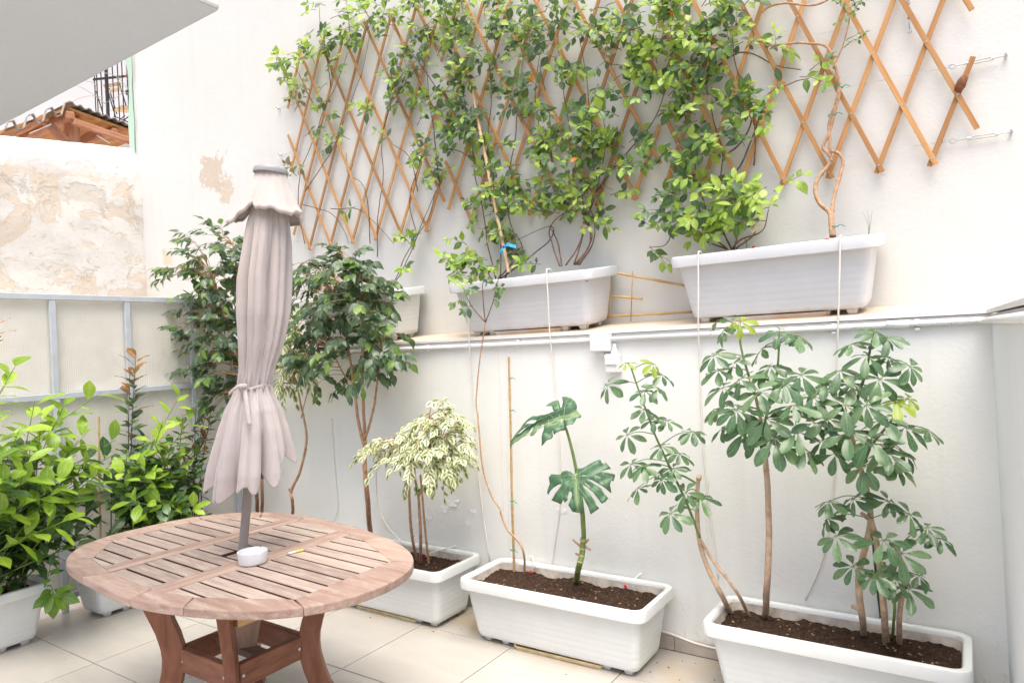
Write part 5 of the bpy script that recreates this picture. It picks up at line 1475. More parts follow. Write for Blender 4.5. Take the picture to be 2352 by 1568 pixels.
for a in ((1475, 30, 56, 44, 18, .3), (1545, 40, 60, 50, 20, .5), (1620, 30, 56, 44, 20, .3), (1690, 30, 46, 40, 15, .35), (1480, 100, 52, 44, 16, .55), (1550, 115, 60, 46, 20, .6), (1620, 110, 56, 46, 18, .5), (1680, 90, 36, 40, 11, .3),
          (1500, 175, 52, 40, 14, .4), (1560, 180, 56, 44, 17, .45), (1620, 185, 50, 40, 12, .45), (1540, 235, 44, 34, 12, .25), (1600, 240, 46, 34, 13, .35), (1660, 190, 34, 50, 10, .4), (1675, 250, 34, 34, 9, .3),
          (1590, 300, 34, 36, 9, .3), (1640, 285, 34, 34, 9, .3), (1700, 270, 34, 40, 8, .3), (1740, 270, 24, 20, 4, .6), (1620, 350, 30, 30, 7, .35), (1700, 330, 30, 30, 7, .2), (1590, 385, 36, 26, 8, .25), (1610, 420, 36, 28, 9, .3),
          (1820, 180, 34, 14, 5, .5), (1855, 165, 20, 10, 3, .4), (1790, 110, 20, 14, 2, .5), (1730, 120, 24, 30, 4, .4), (1540, 430, 34, 30, 8, .2), (1545, 480, 36, 34, 9, .2), (1535, 530, 26, 22, 4, .3), (1600, 330, 26, 30, 5, .3), (1495, 568, 10, 8, 2, .6)):
    vine_cluster(v4, *a)
for a in ((1640, 440, 46, 34, 12, .5), (1700, 440, 46, 40, 16, .75), (1600, 480, 50, 40, 14, .35), (1660, 490, 56, 40, 20, .6), (1720, 490, 40, 40, 13, .6), (1760, 440, 22, 22, 4, .8), (1760, 500, 22, 26, 4, .3), (1640, 530, 46, 24, 10, .4), (1700, 535, 36, 20, 5, .15), (1590, 530, 34, 20, 6, .3)):
    vine_cluster(v4, *a, y0=W + .02, y1=U - .06, leaf=.07)
v4.finish()

# twisted woody climber at the right
tc = Plant('woody_climber', 'bare twisted woody stem looping up the right trellis from the ledge planter', 'climber', at_y(1912, 548, VY))
tz = lambda L, Y=None: [at_y(1568 + .3359 * x, .3359 * y, YT - .03 if Y is None else Y) for x, y in L]
yy = lambda k, n: VY + (YT - .03 - VY) * min(1, k / n * 1.6)
L1 = [(1025, 1620), (1015, 1520), (1000, 1450), (940, 1390), (905, 1300), (925, 1220), (1000, 1130), (1015, 1080), (985, 1040), (960, 1000), (1005, 900), (1040, 760), (1070, 640), (1060, 520), (1020, 380), (970, 310), (870, 300), (780, 295), (640, 312), (570, 308)]
L2 = [(1040, 1620), (1030, 1540), (1020, 1450), (1040, 1330), (1080, 1200), (1095, 1110), (1075, 1060), (1030, 1035), (990, 1045)]
L3 = [(1010, 1075), (1005, 950), (1000, 850), (1030, 750), (1060, 660), (1065, 560), (1020, 490)]
L4 = [(540, 90), (600, 45), (720, 22), (870, 40), (950, 20), (1000, -10)]
L5 = [(1030, 470), (1080, 350), (1110, 260), (1140, 140), (1145, 40)]
for L, r0, r1 in ((L1, .0105, .005), (L2, .0085, .0075), (L3, .007, .006), (L4, .006, .0045), (L5, .004, .003)):
    n = len(L); pts = [at_y(1568 + .3359 * x, .3359 * y, (VY + (YT - .032 - VY) * min(1, max(0, (1620 - y) / 500)))) for x, y in L]
    P = branch(tc, pts, r0, r1, 'woody', 'stem', 6, 9, .003)
    if r0 > .006: knots(tc, P, 'woody', 'stem', r0, 6, .012)
for (x, y) in ((1140, 60), (1160, 90), (1180, 30), (1110, 280), (1095, 330), (1130, 100), (1060, 30), (1200, 70)):
    p = at_y(1568 + .3359 * x, .3359 * y, YT - .03)
    sprig(tc, p, Vector((tc.rs.uniform(-1, 1), -.3, tc.rs.uniform(-.2, 1))), .10, 5, .024, lambda t, r: 'vine_mid' if r.random() < .6 else 'vine_dark', smat='green_stem')
gp = at_y(1995, 540, VY)
for k in range(3): tc.stem('green_stem', 'grass_blade').tube(smooth_path([gp, gp + Vector((.005 * k, 0, .05)), gp + Vector((.02 * (k - 1), 0, .11))], 4), taper(9, .0016, .0006), 4)
tc.finish()

# ---------------- ficus trees
def ficus(pl, crown, trunk_paths, mats, n, leaf, young, centre_pull=.5, trunk_mat='bark', r0=.016, r1=.007, lim=3.19, anchors=None, twig=(.10, .20), per=(6, 9), droopy=.55, twmat='bark', wide=1.05, hang=.55):
    """crown: list of (cx, cy, rx, ry, Y, ry_depth, weight) ellipsoids given in picture px at depth plane Y"""
    r = pl.rs; nodes = []
    for tp in trunk_paths:
        P = branch(pl, tp['p'], tp.get('r0', r0), tp.get('r1', r1), trunk_mat, 'trunk', 6, 9, .004)
        knots(pl, P, trunk_mat, 'trunk', tp.get('r1', r1), tp.get('k', 4))
        if tp.get('node', True): nodes += P[len(P) // 2:]
    tot = sum(c[6] for c in crown); pts = []
    for c in crown:
        for _ in range(int(n * c[6] / tot)):
            v = rvec(r) * (r.random() ** .40)
            p = at_y(c[0] + c[2] * v.x, c[1] - c[3] * v.z, c[4]); p.y += c[5] * v.y
            ctr = at_y(c[0], c[1], c[4])
            pts.append((clampY(p, lim - .03), ctr, v.length))
    for p, ctr, rr_ in pts:
        nb_ = min(nodes, key=lambda q: (q - p).length + max(0, q.z - p.z) * .6)
        mid = nb_.lerp(p, .55) + Vector((0, 0, .10 * (p - nb_).length)) 
        P = smooth_path([nb_, clampY(mid, lim), p], 4)
        pl.stem(twmat, 'branch').tube(P, taper(len(P), .0030, .0014), 5, False)
        out = (p - ctr); out = out.normalized() if out.length > .02 else rvec(r)
        d = (out * .9 + Vector((0, -.15, .15)) + rvec(r) * .45).normalized()
        tf = (lambda t, q: mats[1] if q.random() < young * (.3 + 1.2 * t) * (1.6 if rr_ > .8 else .6) else mats[0])
        L = r.uniform(*twig); k = r.randint(*per)
        tip = []
        for i in range(k + 1):
            t = i / k; tip.append(clampY(p + d * L * t + Vector((0, 0, -droopy * L * t * t)), lim))
        pl.stem(twmat, 'branch').tube(tip, taper(len(tip), .0018, .0007), 4, False)
        for i in range(k + 1):
            t = (tip[min(i + 1, k)] - tip[max(i - 1, 0)]).normalized()
            s = t.cross(Vector((0, 0, 1))); s = s.normalized() if s.length > .05 else rvec(r)
            sg = 1 if i % 2 else -1
            dd = (t * .55 + s * sg * .6 + Vector((0, 0, -hang - .3 * r.random())) + out * .25 + rvec(r) * .35).normalized()
            if i == k: dd = (t + Vector((0, 0, -.35)) + rvec(r) * .2).normalized()
            nn = (Vector((.35, -.75, .75)) + out * .6 + rvec(r) * .45)
            LL = leaf * r.uniform(.7, 1.2)
            q = tip[i] + dd * LL * .12
            if (q + dd * LL).y > lim: dd.y -= .5
            pl.leaf(q, dd, nn, LL, 'ficus', tf(i / k, r), wide * r.uniform(.85, 1.12))
f1 = Plant('ficus_tree', 'dark green weeping ficus left of the closed parasol', 'ficus tree', soil_at(*at_z(592, 1195, sz).xy), 'ficus trees')
b1 = f1.root.location
ficus(f1, [(505, 570, 55, 62, 2.92, .16, 1.0), (480, 640, 90, 62, 2.90, .2, 1.3), (455, 740, 80, 42, 2.86, .2, .9), (500, 760, 70, 70, 2.92, .2, 1.2), (500, 840, 60, 60, 2.92, .18, .9), (520, 905, 34, 46, 2.92, .12, .5), (540, 640, 40, 110, 2.96, .16, .8), (420, 620, 40, 24, 2.88, .1, .22), (395, 752, 30, 16, 2.85, .08, .16)],
      [{'p': [b1 + Vector((0, 0, -.02)), at_y(588, 1120, 2.98), at_y(570, 1000, 2.96), at_y(555, 900, 2.94), at_y(548, 780, 2.93), at_y(545, 640, 2.93), at_y(535, 560, 2.93)], 'r0': .014},
       {'p': [b1 + Vector((.05, 0, -.02)), at_y(602, 1120, 2.99), at_y(590, 1000, 2.97), at_y(560, 860, 2.95), at_y(520, 740, 2.92), at_y(490, 640, 2.9)], 'r0': .012}],
      ('ficus_dark', 'ficus_light'), 215, .073, .17, twig=(.07, .14), per=(5, 8), droopy=.25, hang=.4)
f1.finish()
f2 = Plant('ficus_tree', 'round-crowned dark green ficus on a slim forked trunk, right of the parasol', 'ficus tree', soil_at(*at_z(853, 1245, sz).xy), 'ficus trees')
b2 = f2.root.location
fork = at_y(838, 1010, 2.98)
ficus(f2, [(770, 620, 90, 50, 2.96, .17, 1.2), (800, 680, 85, 70, 2.94, .2, 1.5), (740, 700, 70, 60, 2.94, .18, 1.0), (770, 780, 90, 60, 2.92, .2, 1.3), (845, 760, 50, 70, 2.94, .18, .9), (720, 840, 46, 46, 2.92, .14, .55), (820, 850, 60, 40, 2.92, .14, .45), (885, 810, 28, 34, 2.93, .1, .3), (800, 590, 70, 24, 2.98, .12, .4), (690, 620, 30, 40, 2.95, .1, .35)],
      [{'p': [b2 + Vector((0, 0, -.02)), at_y(843, 1140, 2.99), at_y(837, 1060, 2.985), fork], 'r0': .0165, 'r1': .0135, 'k': 5, 'node': False},
       {'p': [fork - Vector((0, 0, .06)), at_y(822, 960, 2.97), at_y(812, 880, 2.96), at_y(800, 800, 2.95), at_y(785, 700, 2.95)], 'r0': .011, 'r1': .005},
       {'p': [fork, at_y(836, 950, 2.97), at_y(832, 860, 2.95), at_y(836, 760, 2.95), at_y(830, 640, 2.95)], 'r0': .011, 'r1': .005},
       {'p': [fork, at_y(858, 940, 2.98), at_y(868, 870, 2.97), at_y(880, 800, 2.96)], 'r0': .009, 'r1': .004},
       {'p': [at_y(812, 880, 2.96), at_y(790, 860, 2.94), at_y(760, 800, 2.93)], 'r0': .006, 'r1': .003}],
      ('ficus_dark', 'ficus_light'), 190, .074, .13, twig=(.07, .14), per=(5, 8), droopy=.3, hang=.45)
f2.finish()
f3 = Plant('ficus_tree', 'thin crooked variegated ficus between the parasol and the round ficus', 'ficus tree', soil_at(*at_z(671, 1205, sz).xy), 'ficus trees')
b3 = f3.root.location
ficus(f3, [(655, 800, 30, 46, 3.0, .1, 1), (650, 860, 26, 36, 3.0, .1, .7), (690, 830, 24, 30, 3.0, .1, .5), (640, 730, 20, 40, 3.0, .1, .5)],
      [{'p': [b3 + Vector((0, 0, -.02)), at_y(672, 1150, 3.0), at_y(668, 1130, 3.0), at_y(690, 1080, 3.0), at_y(704, 1010, 3.0), at_y(696, 950, 3.0), at_y(682, 890, 3.0), at_y(665, 820, 3.0), at_y(650, 760, 3.0)], 'r0': .0115, 'r1': .0045, 'k': 9},
       {'p': [at_y(668, 1130, 3.0), at_y(663, 1122, 2.99)], 'r0': .009, 'r1': .007, 'k': 0, 'node': False},
       {'p': [at_y(692, 960, 3.0), at_y(708, 880, 3.0), at_y(690, 840, 3.0)], 'r0': .004, 'r1': .002, 'k': 1},
       {'p': [at_y(686, 900, 3.0), at_y(655, 870, 3.0)], 'r0': .004, 'r1': .002, 'k': 1}],
      ('varieg_dim', 'varieg'), 60, .058, .35, twig=(.07, .13), per=(5, 7))
f3.finish()
f4 = Plant('ficus_tree', 'small cream and green variegated ficus with a drooping crown', 'ficus tree', soil_at(*at_z(962, 1288, sz).xy), 'ficus trees')
b4 = f4.root.location
ficus(f4, [(998, 980, 52, 38, 2.93, .11, 1.0), (1005, 1035, 58, 44, 2.90, .13, 1.2), (925, 1010, 48, 30, 2.90, .12, .8), (895, 1028, 34, 22, 2.9, .09, .4), (960, 1050, 60, 32, 2.88, .13, .7), (1030, 990, 34, 48, 2.92, .1, .6), (1045, 1065, 18, 26, 2.92, .08, .2), (990, 945, 30, 16, 2.95, .08, .2)],
      [{'p': [b4 + Vector((-.03, .02, -.02)), at_y(945, 1220, 2.98), at_y(940, 1130, 2.96), at_y(945, 1060, 2.95), at_y(930, 1010, 2.93)], 'r0': .0095, 'r1': .005, 'k': 8},
       {'p': [b4 + Vector((.012, 0, -.02)), at_y(966, 1230, 2.96), at_y(962, 1150, 2.95), at_y(952, 1080, 2.94), at_y(960, 1010, 2.93), at_y(985, 960, 2.93)], 'r0': .0105, 'r1': .004, 'k': 8},
       {'p': [at_y(962, 1140, 2.95), at_y(980, 1090, 2.94), at_y(1010, 1030, 2.93)], 'r0': .006, 'r1': .003, 'k': 2}],
      ('varieg', 'varieg_dim'), 150, .046, .12, twig=(.08, .14), per=(6, 9), droopy=.5, wide=1.3, hang=.25)
for (x, y) in ((955, 1115), (968, 1122), (975, 1115)):
    f4.leaf(at_y(x, y, 2.93), (f4.rs.uniform(-.6, .6), -.5, -.6), (.2, -1, .5), .06, 'ficus', 'varieg_dim')
f4.finish()

# ---------------- umbrella trees (schefflera)
def rosette(pl, c, base, L, nleaf, mat, axis=None, lim=3.20, pet_mat='green_stem', droop=.2):
    r = pl.rs; c, base = Vector(c), Vector(base)
    mid = base.lerp(c, .55) + Vector((0, 0, .10 * (c - base).length))
    pl.stem(pet_mat, 'petiole').tube(smooth_path([base, mid, c], 4), taper(9, .0024, .0017), 5, False)
    ax_ = (Vector(axis) if axis is not None else (Vector((.05, -.30, .95)) + (c - base).normalized() * .5 + rvec(r) * .42)).normalized()
    u = ax_.orthogonal().normalized(); v = ax_.cross(u); ph = r.uniform(0, 6.28)
    for k in range(nleaf):
        a = ph + 2 * math.pi * k / nleaf * r.uniform(.96, 1.04)
        d = (u * math.cos(a) + v * math.sin(a)); dd = (d - ax_ * r.uniform(.05, .35) + Vector((0, 0, -droop * r.uniform(.5, 1.4)))).normalized()
        LL = L * r.uniform(.72, 1.12)
        q = c + dd * LL * .16
        if (q + dd * LL).y > lim: dd.y -= (q.y + dd.y * LL - lim) / LL * 1.05
        pl.stem(pet_mat, 'petiole').tube([c, q], .0011, 4, False)
        pl.leaf(q, dd, ax_ + d * .15 + rvec(r) * .12, LL, 'schef', mat, r.uniform(.9, 1.15))
def schef(pl, stems, ros, crowns, L, mat0='bark_pale'):
    r = pl.rs; nodes = []
    for st in stems:
        P = branch(pl, st['p'], st['r'][0], st['r'][1], st.get('m', mat0), 'trunk', 6, 10, .003)
        if st.get('m', mat0) == mat0: knots(pl, P, mat0, 'trunk', st['r'][1] * .7, 3, .008)
        if st.get('node', True): nodes += P[len(P) // 3:]
    for (x, y, Y, s, mt) in ros:
        c = at_y(x, y, Y); b = min(nodes, key=lambda q: (q - c).length + max(0, q.z - c.z) * 1.2)
        rosette(pl, c, b, L * s, r.randint(6, 8), mt)
    for (cx, cy, rx, ry, Y, dy, n, yl) in crowns:
        for _ in range(n):
            v = rvec(r) * r.random() ** .4
            c = at_y(cx + rx * v.x, cy - ry * v.z, Y); c.y = min(c.y + dy * v.y, 3.12)
            b = min(nodes, key=lambda q: (q - c).length + max(0, q.z - c.z) * 1.2)
            rosette(pl, c, b, L * r.uniform(.75, 1.1), r.randint(6, 9), 'schef_light' if r.random() < yl else 'schef')
s1 = Plant('umbrella_tree', 'thin leaning umbrella tree with a sawn-off stub, left end of the corner planter', 'umbrella tree', sp(1690, 1402), 'umbrella trees')
e_ = [(1722, 1408), (1690, 1355), (1640, 1290), (1607, 1235), (1585, 1175), (1545, 1085), (1510, 1010), (1480, 930), (1455, 860), (1447, 838)]
st2 = [at_y(x, y, 2.99 - .03 * k / 9) for k, (x, y) in enumerate(e_)]; st2[0] = sp(1722, 1408) - Vector((0, 0, .02))
s_1 = [sp(1682, 1402) - Vector((0, 0, .02)), at_y(1655, 1362, 2.985), at_y(1625, 1300, 2.985), at_y(1605, 1235, 2.985), at_y(1601, 1160, 2.985), at_y(1605, 1096, 2.985)]
schef(s1, [{'p': s_1, 'r': (.0125, .009)}, {'p': st2[:4], 'r': (.0085, .0065)}, {'p': st2[3:], 'r': (.0065, .0035), 'm': 'green_stem'}, {'p': [at_y(1601, 1110, 2.985), at_y(1575, 1095, 2.98), at_y(1550, 1085, 2.97)], 'r': (.005, .004), 'm': 'green_stem'}],
      [(1395, 884, 2.9, 1.0, 'schef'), (1482, 898, 2.88, .8, 'schef'), (1512, 890, 2.92, .85, 'schef'), (1500, 835, 2.95, .75, 'schef_light'), (1437, 833, 2.93, .6, 'schef_light'), (1520, 860, 2.98, .8, 'schef'), (1440, 998, 2.9, .95, 'schef'), (1500, 962, 2.9, .8, 'schef'), (1532, 965, 2.95, .8, 'schef'),
       (1590, 990, 3.0, .85, 'schef'), (1450, 1065, 2.9, 1.0, 'schef'), (1478, 1070, 2.86, .9, 'schef'), (1520, 1025, 2.9, .9, 'schef'), (1560, 1040, 2.95, .85, 'schef'), (1465, 1120, 2.88, .9, 'schef'), (1520, 1100, 2.86, .9, 'schef'), (1540, 1178, 2.84, 1.0, 'schef'), (1575, 1130, 2.88, .9, 'schef'), (1608, 1140, 2.92, .95, 'schef'), (1480, 940, 2.9, .8, 'schef'), (1545, 1075, 2.9, .8, 'schef')], [], .084)
s1.stem('bark_pale', 'trunk').tube([at_y(1605, 1100, 2.985), at_y(1606, 1093, 2.98)], [.011, .0125], 9)
s1.finish()
s2 = Plant('umbrella_tree', 'umbrella tree with one straight bare trunk and a broad crown', 'umbrella tree', sp(1757, 1410), 'umbrella trees')
tr = [sp(1757, 1410) - Vector((0, 0, .02)), at_y(1762, 1330, 2.98), at_y(1766, 1220, 2.98), at_y(1763, 1120, 2.98), at_y(1757, 1040, 2.97), at_y(1752, 985, 2.96)]
schef(s2, [{'p': tr, 'r': (.0145, .0105)}, {'p': [tr[-1], at_y(1740, 930, 2.94), at_y(1722, 870, 2.92)], 'r': (.0075, .006)}, {'p': [tr[-1], at_y(1770, 920, 2.95), at_y(1785, 860, 2.96), at_y(1790, 790, 2.97)], 'r': (.006, .004), 'm': 'green_stem'}, {'p': [at_y(1740, 930, 2.94), at_y(1715, 850, 2.95), at_y(1700, 790, 2.97), at_y(1700, 750, 2.98)], 'r': (.006, .0035), 'm': 'green_stem'}, {'p': [tr[-1], at_y(1810, 960, 2.92), at_y(1850, 950, 2.9)], 'r': (.006, .004)}],
      [(1648, 735, 2.95, .7, 'schef'), (1700, 738, 2.94, .8, 'schef_light'), (1660, 760, 2.95, .85, 'schef'), (1790, 760, 2.92, 1.15, 'schef'), (1835, 770, 2.95, 1.0, 'schef'), (1640, 815, 2.9, .85, 'schef'), (1650, 850, 2.92, .9, 'schef'), (1750, 800, 2.98, .9, 'schef'), (1770, 840, 2.92, 1.0, 'schef'), (1660, 890, 2.88, 1.05, 'schef'), (1700, 870, 2.86, 1.1, 'schef'), (1690, 940, 2.82, 1.2, 'schef'), (1640, 940, 2.9, 1.0, 'schef'),
       (1745, 900, 2.82, 1.15, 'schef'), (1800, 880, 2.86, 1.1, 'schef'), (1840, 860, 2.9, 1.0, 'schef'), (1760, 960, 2.8, 1.15, 'schef'), (1820, 930, 2.82, 1.1, 'schef'), (1870, 910, 2.88, 1.05, 'schef'), (1710, 990, 2.84, 1.1, 'schef'), (1780, 1010, 2.8, 1.15, 'schef'), (1830, 990, 2.82, 1.15, 'schef'), (1740, 1000, 2.9, 1.0, 'schef'), (1870, 970, 2.86, 1.0, 'schef'), (1660, 980, 2.92, .9, 'schef'), (1850, 1030, 2.86, 1.05, 'schef'), (1690, 830, 2.95, .9, 'schef')], [], .089)
for k in range(2):
    p = sp(1722 + 12 * k, 1378); q = p + Vector((.02 + .02 * k, 0, .07)); s2.stem('green_stem', 'sprout').tube(smooth_path([p, p + Vector((.004, 0, .04)), q], 4), .0018, 5)
    for j in range(4): s2.leaf(q, (s2.rs.uniform(-1, 1), -.4, s2.rs.uniform(-.3, .6)), (0, -1, .7), .03, 'schef', 'schef')
s2.finish()
s3 = Plant('umbrella_tree', 'umbrella tree with several stems round a green stake, right end of the corner planter', 'umbrella tree', sp(2030, 1468), 'umbrella trees')
schef(s3, [{'p': [sp(1985, 1452) - Vector((0, 0, .02)), at_y(1978, 1400, 3.0), at_y(1972, 1330, 3.0), at_y(1985, 1260, 3.01), at_y(2000, 1195, 3.02), at_y(1990, 1120, 3.02), at_y(1970, 1060, 3.01), at_y(1950, 980, 2.99)], 'r': (.0135, .010)},
           {'p': [sp(2035, 1470) - Vector((0, 0, .02)), at_y(2030, 1400, 2.98), at_y(2022, 1320, 2.99), at_y(2012, 1240, 3.0), at_y(2000, 1190, 3.01)], 'r': (.0135, .010)},
           {'p': [sp(2065, 1472) - Vector((0, 0, .02)), at_y(2068, 1400, 2.98), at_y(2076, 1330, 2.99), at_y(2060, 1260, 2.99)], 'r': (.0105, .009)},
           {'p': [sp(2048, 1462) - Vector((0, 0, .02)), at_y(2055, 1400, 2.96), at_y(2045, 1340, 2.96), at_y(2030, 1290, 2.97)], 'r': (.006, .005), 'm': 'green_stem'},
           {'p': [at_y(1950, 980, 2.99), at_y(1975, 900, 2.99), at_y(1990, 850, 3.0), at_y(2000, 790, 3.0)], 'r': (.007, .004), 'm': 'green_stem'},
           {'p': [at_y(1970, 1060, 3.01), at_y(2020, 1000, 2.98), at_y(2060, 950, 2.97)], 'r': (.006, .004), 'm': 'green_stem'},
           {'p': [at_y(1978, 1400, 3.0), at_y(1958, 1392, 2.98)], 'r': (.009, .008), 'node': False}, {'p': [at_y(2000, 1195, 3.02), at_y(1980, 1178, 2.98)], 'r': (.009, .008), 'node': False}],
      [(1955, 790, 2.95, .85, 'schef'), (2010, 760, 2.98, .95, 'schef'), (2040, 775, 2.96, .85, 'schef'), (1990, 815, 2.92, .95, 'schef'), (2040, 820, 3.0, .7, 'schef'), (2090, 840, 2.96, .85, 'schef'), (1930, 850, 2.92, .9, 'schef'), (1960, 880, 2.95, 1.0, 'schef'), (2020, 870, 2.9, 1.15, 'schef'), (2060, 920, 2.92, .9, 'schef_light'), (2085, 915, 2.96, .75, 'schef_light'), (1900, 880, 2.92, 1.0, 'schef'), (1940, 930, 2.86, 1.1, 'schef'),
       (1990, 930, 2.84, 1.15, 'schef'), (2030, 960, 2.86, 1.1, 'schef'), (2080, 980, 2.92, 1.0, 'schef'), (2130, 985, 2.98, .9, 'schef'), (1900, 960, 2.88, 1.1, 'schef'), (1950, 990, 2.84, 1.15, 'schef'), (2000, 1010, 2.82, 1.15, 'schef'), (1920, 1040, 2.88, 1.1, 'schef'), (2040, 1040, 2.86, 1.1, 'schef'), (1985, 1070, 2.84, 1.0, 'schef'), (2080, 1040, 2.94, 1.0, 'schef'), (1890, 1010, 2.92, 1.0, 'schef'), (2060, 1070, 2.92, .9, 'schef'),
       (1905, 1150, 2.92, .85, 'schef'), (1900, 1190, 2.92, .7, 'schef'), (1960, 1145, 2.9, .95, 'schef'), (2040, 1150, 2.94, .85, 'schef'), (1920, 1230, 2.88, .95, 'schef'), (2030, 1240, 2.86, 1.1, 'schef'), (2090, 1180, 2.96, .9, 'schef'), (2130, 1210, 2.98, .8, 'schef'), (2160, 1235, 3.0, .7, 'schef'), (2070, 1270, 2.88, 1.0, 'schef'), (1960, 1300, 2.9, .9, 'schef'), (2010, 1320, 2.84, .95, 'schef'), (2085, 1350, 2.94, 1.0, 'schef'), (2110, 1320, 2.98, .7, 'schef'), (2060, 1330, 2.92, .8, 'schef')], [], .089)
s3.finish()

# ---------------- bare climbing stem in the monstera planter
bs = Plant('bare_stem', 'single bare reddish stem snaking from the monstera planter up past the ledge', 'climber', sp(1205, 1318))
pts = [sp(1205, 1318) - Vector((0, 0, .02)), at_y(1203, 1270, 3.08), at_y(1190, 1242, 3.085), at_y(1165, 1215, 3.09), at_y(1150, 1180, 3.095), at_y(1148, 1168, 3.1), at_y(1128, 1135, 3.11), at_y(1110, 1080, 3.12), at_y(1102, 1010, 3.13), at_y(1098, 960, 3.14), at_y(1094, 920, 3.15), at_y(1100, 850, 3.16), at_y(1107, 790, 3.165), at_y(1116, 740, 3.15)]
P = branch(bs, pts, .0062, .0038, 'woody', 'stem', 6, 8, .003); knots(bs, P, 'woody', 'stem', .004, 7, .008)
for L in ([(1116, 740), (1090, 712), (1075, 690), (1065, 660)], [(1116, 740), (1110, 700), (1108, 660), (1112, 640)], [(1116, 740), (1130, 700), (1140, 660), (1146, 630)]):
    branch(bs, [at_y(x, y, 3.15 - .004 * k) for k, (x, y) in enumerate(L)], .0034, .0018, 'vine_stem', 'stem', 5, 6, .004)
for (x, y, n) in ((1060, 690, 3), (1085, 700, 2), (1075, 660, 3), (1135, 690, 2), (1130, 665, 2), (1118, 645, 3), (1150, 655, 2)):
    sprig(bs, at_y(x, y, 3.14), Vector((bs.rs.uniform(-1, 1), -.4, bs.rs.uniform(-.3, .6))), .05, n, .05, lambda t, r: 'vine_mid' if r.random() < .4 else 'vine_dark')
bs.finish()

# ---------------- monstera
mo = Plant('monstera', 'monstera with two large split leaves on a ringed green stem', 'monstera', sp(1322, 1332))
mp = [sp(1322, 1332) - Vector((0, 0, .02)), at_y(1330, 1300, 2.985), at_y(1337, 1270, 2.985), at_y(1340, 1235, 2.985)]
P = branch(mo, mp, .0155, .014, 'green_stem', 'stem', 6, 12, .002)
ring = MB()
for k in range(2, len(P) - 1, 3):
    ring.tube([P[k] - (P[k + 1] - P[k]).normalized() * .003, P[k] + (P[k + 1] - P[k]).normalized() * .003], .0162, 12)
ring.build('node_ring', 'bark_pale', mo.root, smooth=True)
branch(mo, [at_y(1340, 1238, 2.985), at_y(1336, 1180, 2.96), at_y(1332, 1130, 2.96), at_y(1326, 1100, 2.95), at_y(1322.4, 1089, 2.936)], .009, .0045, 'green_stem', 'petiole', 6, 8)
branch(mo, [at_y(1342, 1245, 2.99), at_y(1338, 1170, 2.99), at_y(1322, 1070, 2.98), at_y(1308, 1010, 2.96), at_y(1297, 975, 2.955), at_y(1295, 962, 2.946)], .011, .0045, 'green_stem', 'petiole', 6, 8)
for (x, y, x2, y2) in ((1338, 1258, 1315, 1238), (1345, 1255, 1356, 1262), (1332, 1275, 1322, 1270), (1346, 1245, 1352, 1238)):
    branch(mo, [at_y(x, y, 2.98), at_y(x2, y2, 2.965)], .006, .0045, 'bark', 'leaf_stub', 3, 7)
def zz(L): return [(1151.5 + x * .1953, 882 + y * .1953) for x, y in L]
ML1 = zz([(735, 405), (752, 440), (750, 495), (800, 482), (840, 470), (890, 405), (935, 400), (942, 370), (915, 340), (885, 312), (893, 290), (890, 250), (860, 190), (825, 160), (790, 120), (740, 90), (672, 80), (695, 120), (712, 180), (710, 240), (700, 270), (688, 262), (675, 200), (655, 150), (630, 130), (590, 138), (550, 170), (505, 222), (545, 222), (580, 228), (600, 280), (618, 325), (540, 337), (460, 350), (400, 342), (350, 338), (330, 352), (260, 370), (220, 410), (190, 455), (120, 520), (98, 545), (125, 530), (90, 552), (45, 570), (40, 630), (35, 655), (70, 625), (140, 590), (190, 572), (240, 570), (290, 530), (340, 480), (362, 475), (340, 520), (308, 565), (350, 572), (400, 545), (440, 490), (470, 460), (500, 458), (490, 520), (465, 600), (452, 692), (510, 650), (580, 625), (600, 600), (598, 545), (606, 545), (615, 585), (640, 570), (690, 548), (745, 535), (742, 470)])
MH1 = [zz([(245, 425), (280, 402), (340, 388), (390, 392), (405, 412), (385, 428), (320, 430)]), zz([(160, 514), (190, 489), (240, 470), (276, 474), (260, 484), (210, 501), (172, 518)])]
ML2 = zz([(880, 1050), (893, 1000), (900, 990), (960, 985), (1010, 960), (1060, 925), (1130, 885), (1160, 880), (1170, 910), (1195, 915), (1210, 895), (1240, 930), (1268, 965), (1200, 995), (1165, 1012), (1200, 1020), (1260, 1018), (1305, 1018), (1305, 1060), (1292, 1110), (1272, 1100), (1255, 1160), (1265, 1250), (1200, 1200), (1120, 1150), (1050, 1120), (1000, 1112), (1080, 1160), (1160, 1210), (1190, 1270), (1235, 1310), (1200, 1360), (1160, 1382), (1120, 1330), (1070, 1260), (1010, 1210), (950, 1180), (975, 1220), (1040, 1290), (1080, 1350), (1100, 1400), (1130, 1438), (1080, 1475), (1030, 1510), (1005, 1430), (975, 1360), (950, 1310), (935, 1290), (940, 1400), (940, 1500), (880, 1490), (815, 1480), (775, 1410), (800, 1360), (825, 1300), (825, 1265), (800, 1255), (780, 1290), (770, 1325), (775, 1355), (735, 1382), (722, 1350), (683, 1395), (630, 1370), (560, 1340), (600, 1300), (660, 1230), (715, 1175), (660, 1175), (600, 1200), (545, 1250), (518, 1275), (507, 1240), (530, 1190), (545, 1150), (537, 1080), (570, 1042), (620, 1050), (690, 1058), (720, 1030), (770, 1018), (815, 1030), (845, 1055)])
MH2 = [zz([(1080, 1066), (1130, 1075), (1175, 1086), (1130, 1086)]), zz([(955, 1070), (1000, 1068), (998, 1076), (957, 1077)]), zz([(975, 1150), (1010, 1172), (1042, 1200), (1030, 1198), (1000, 1178)])]
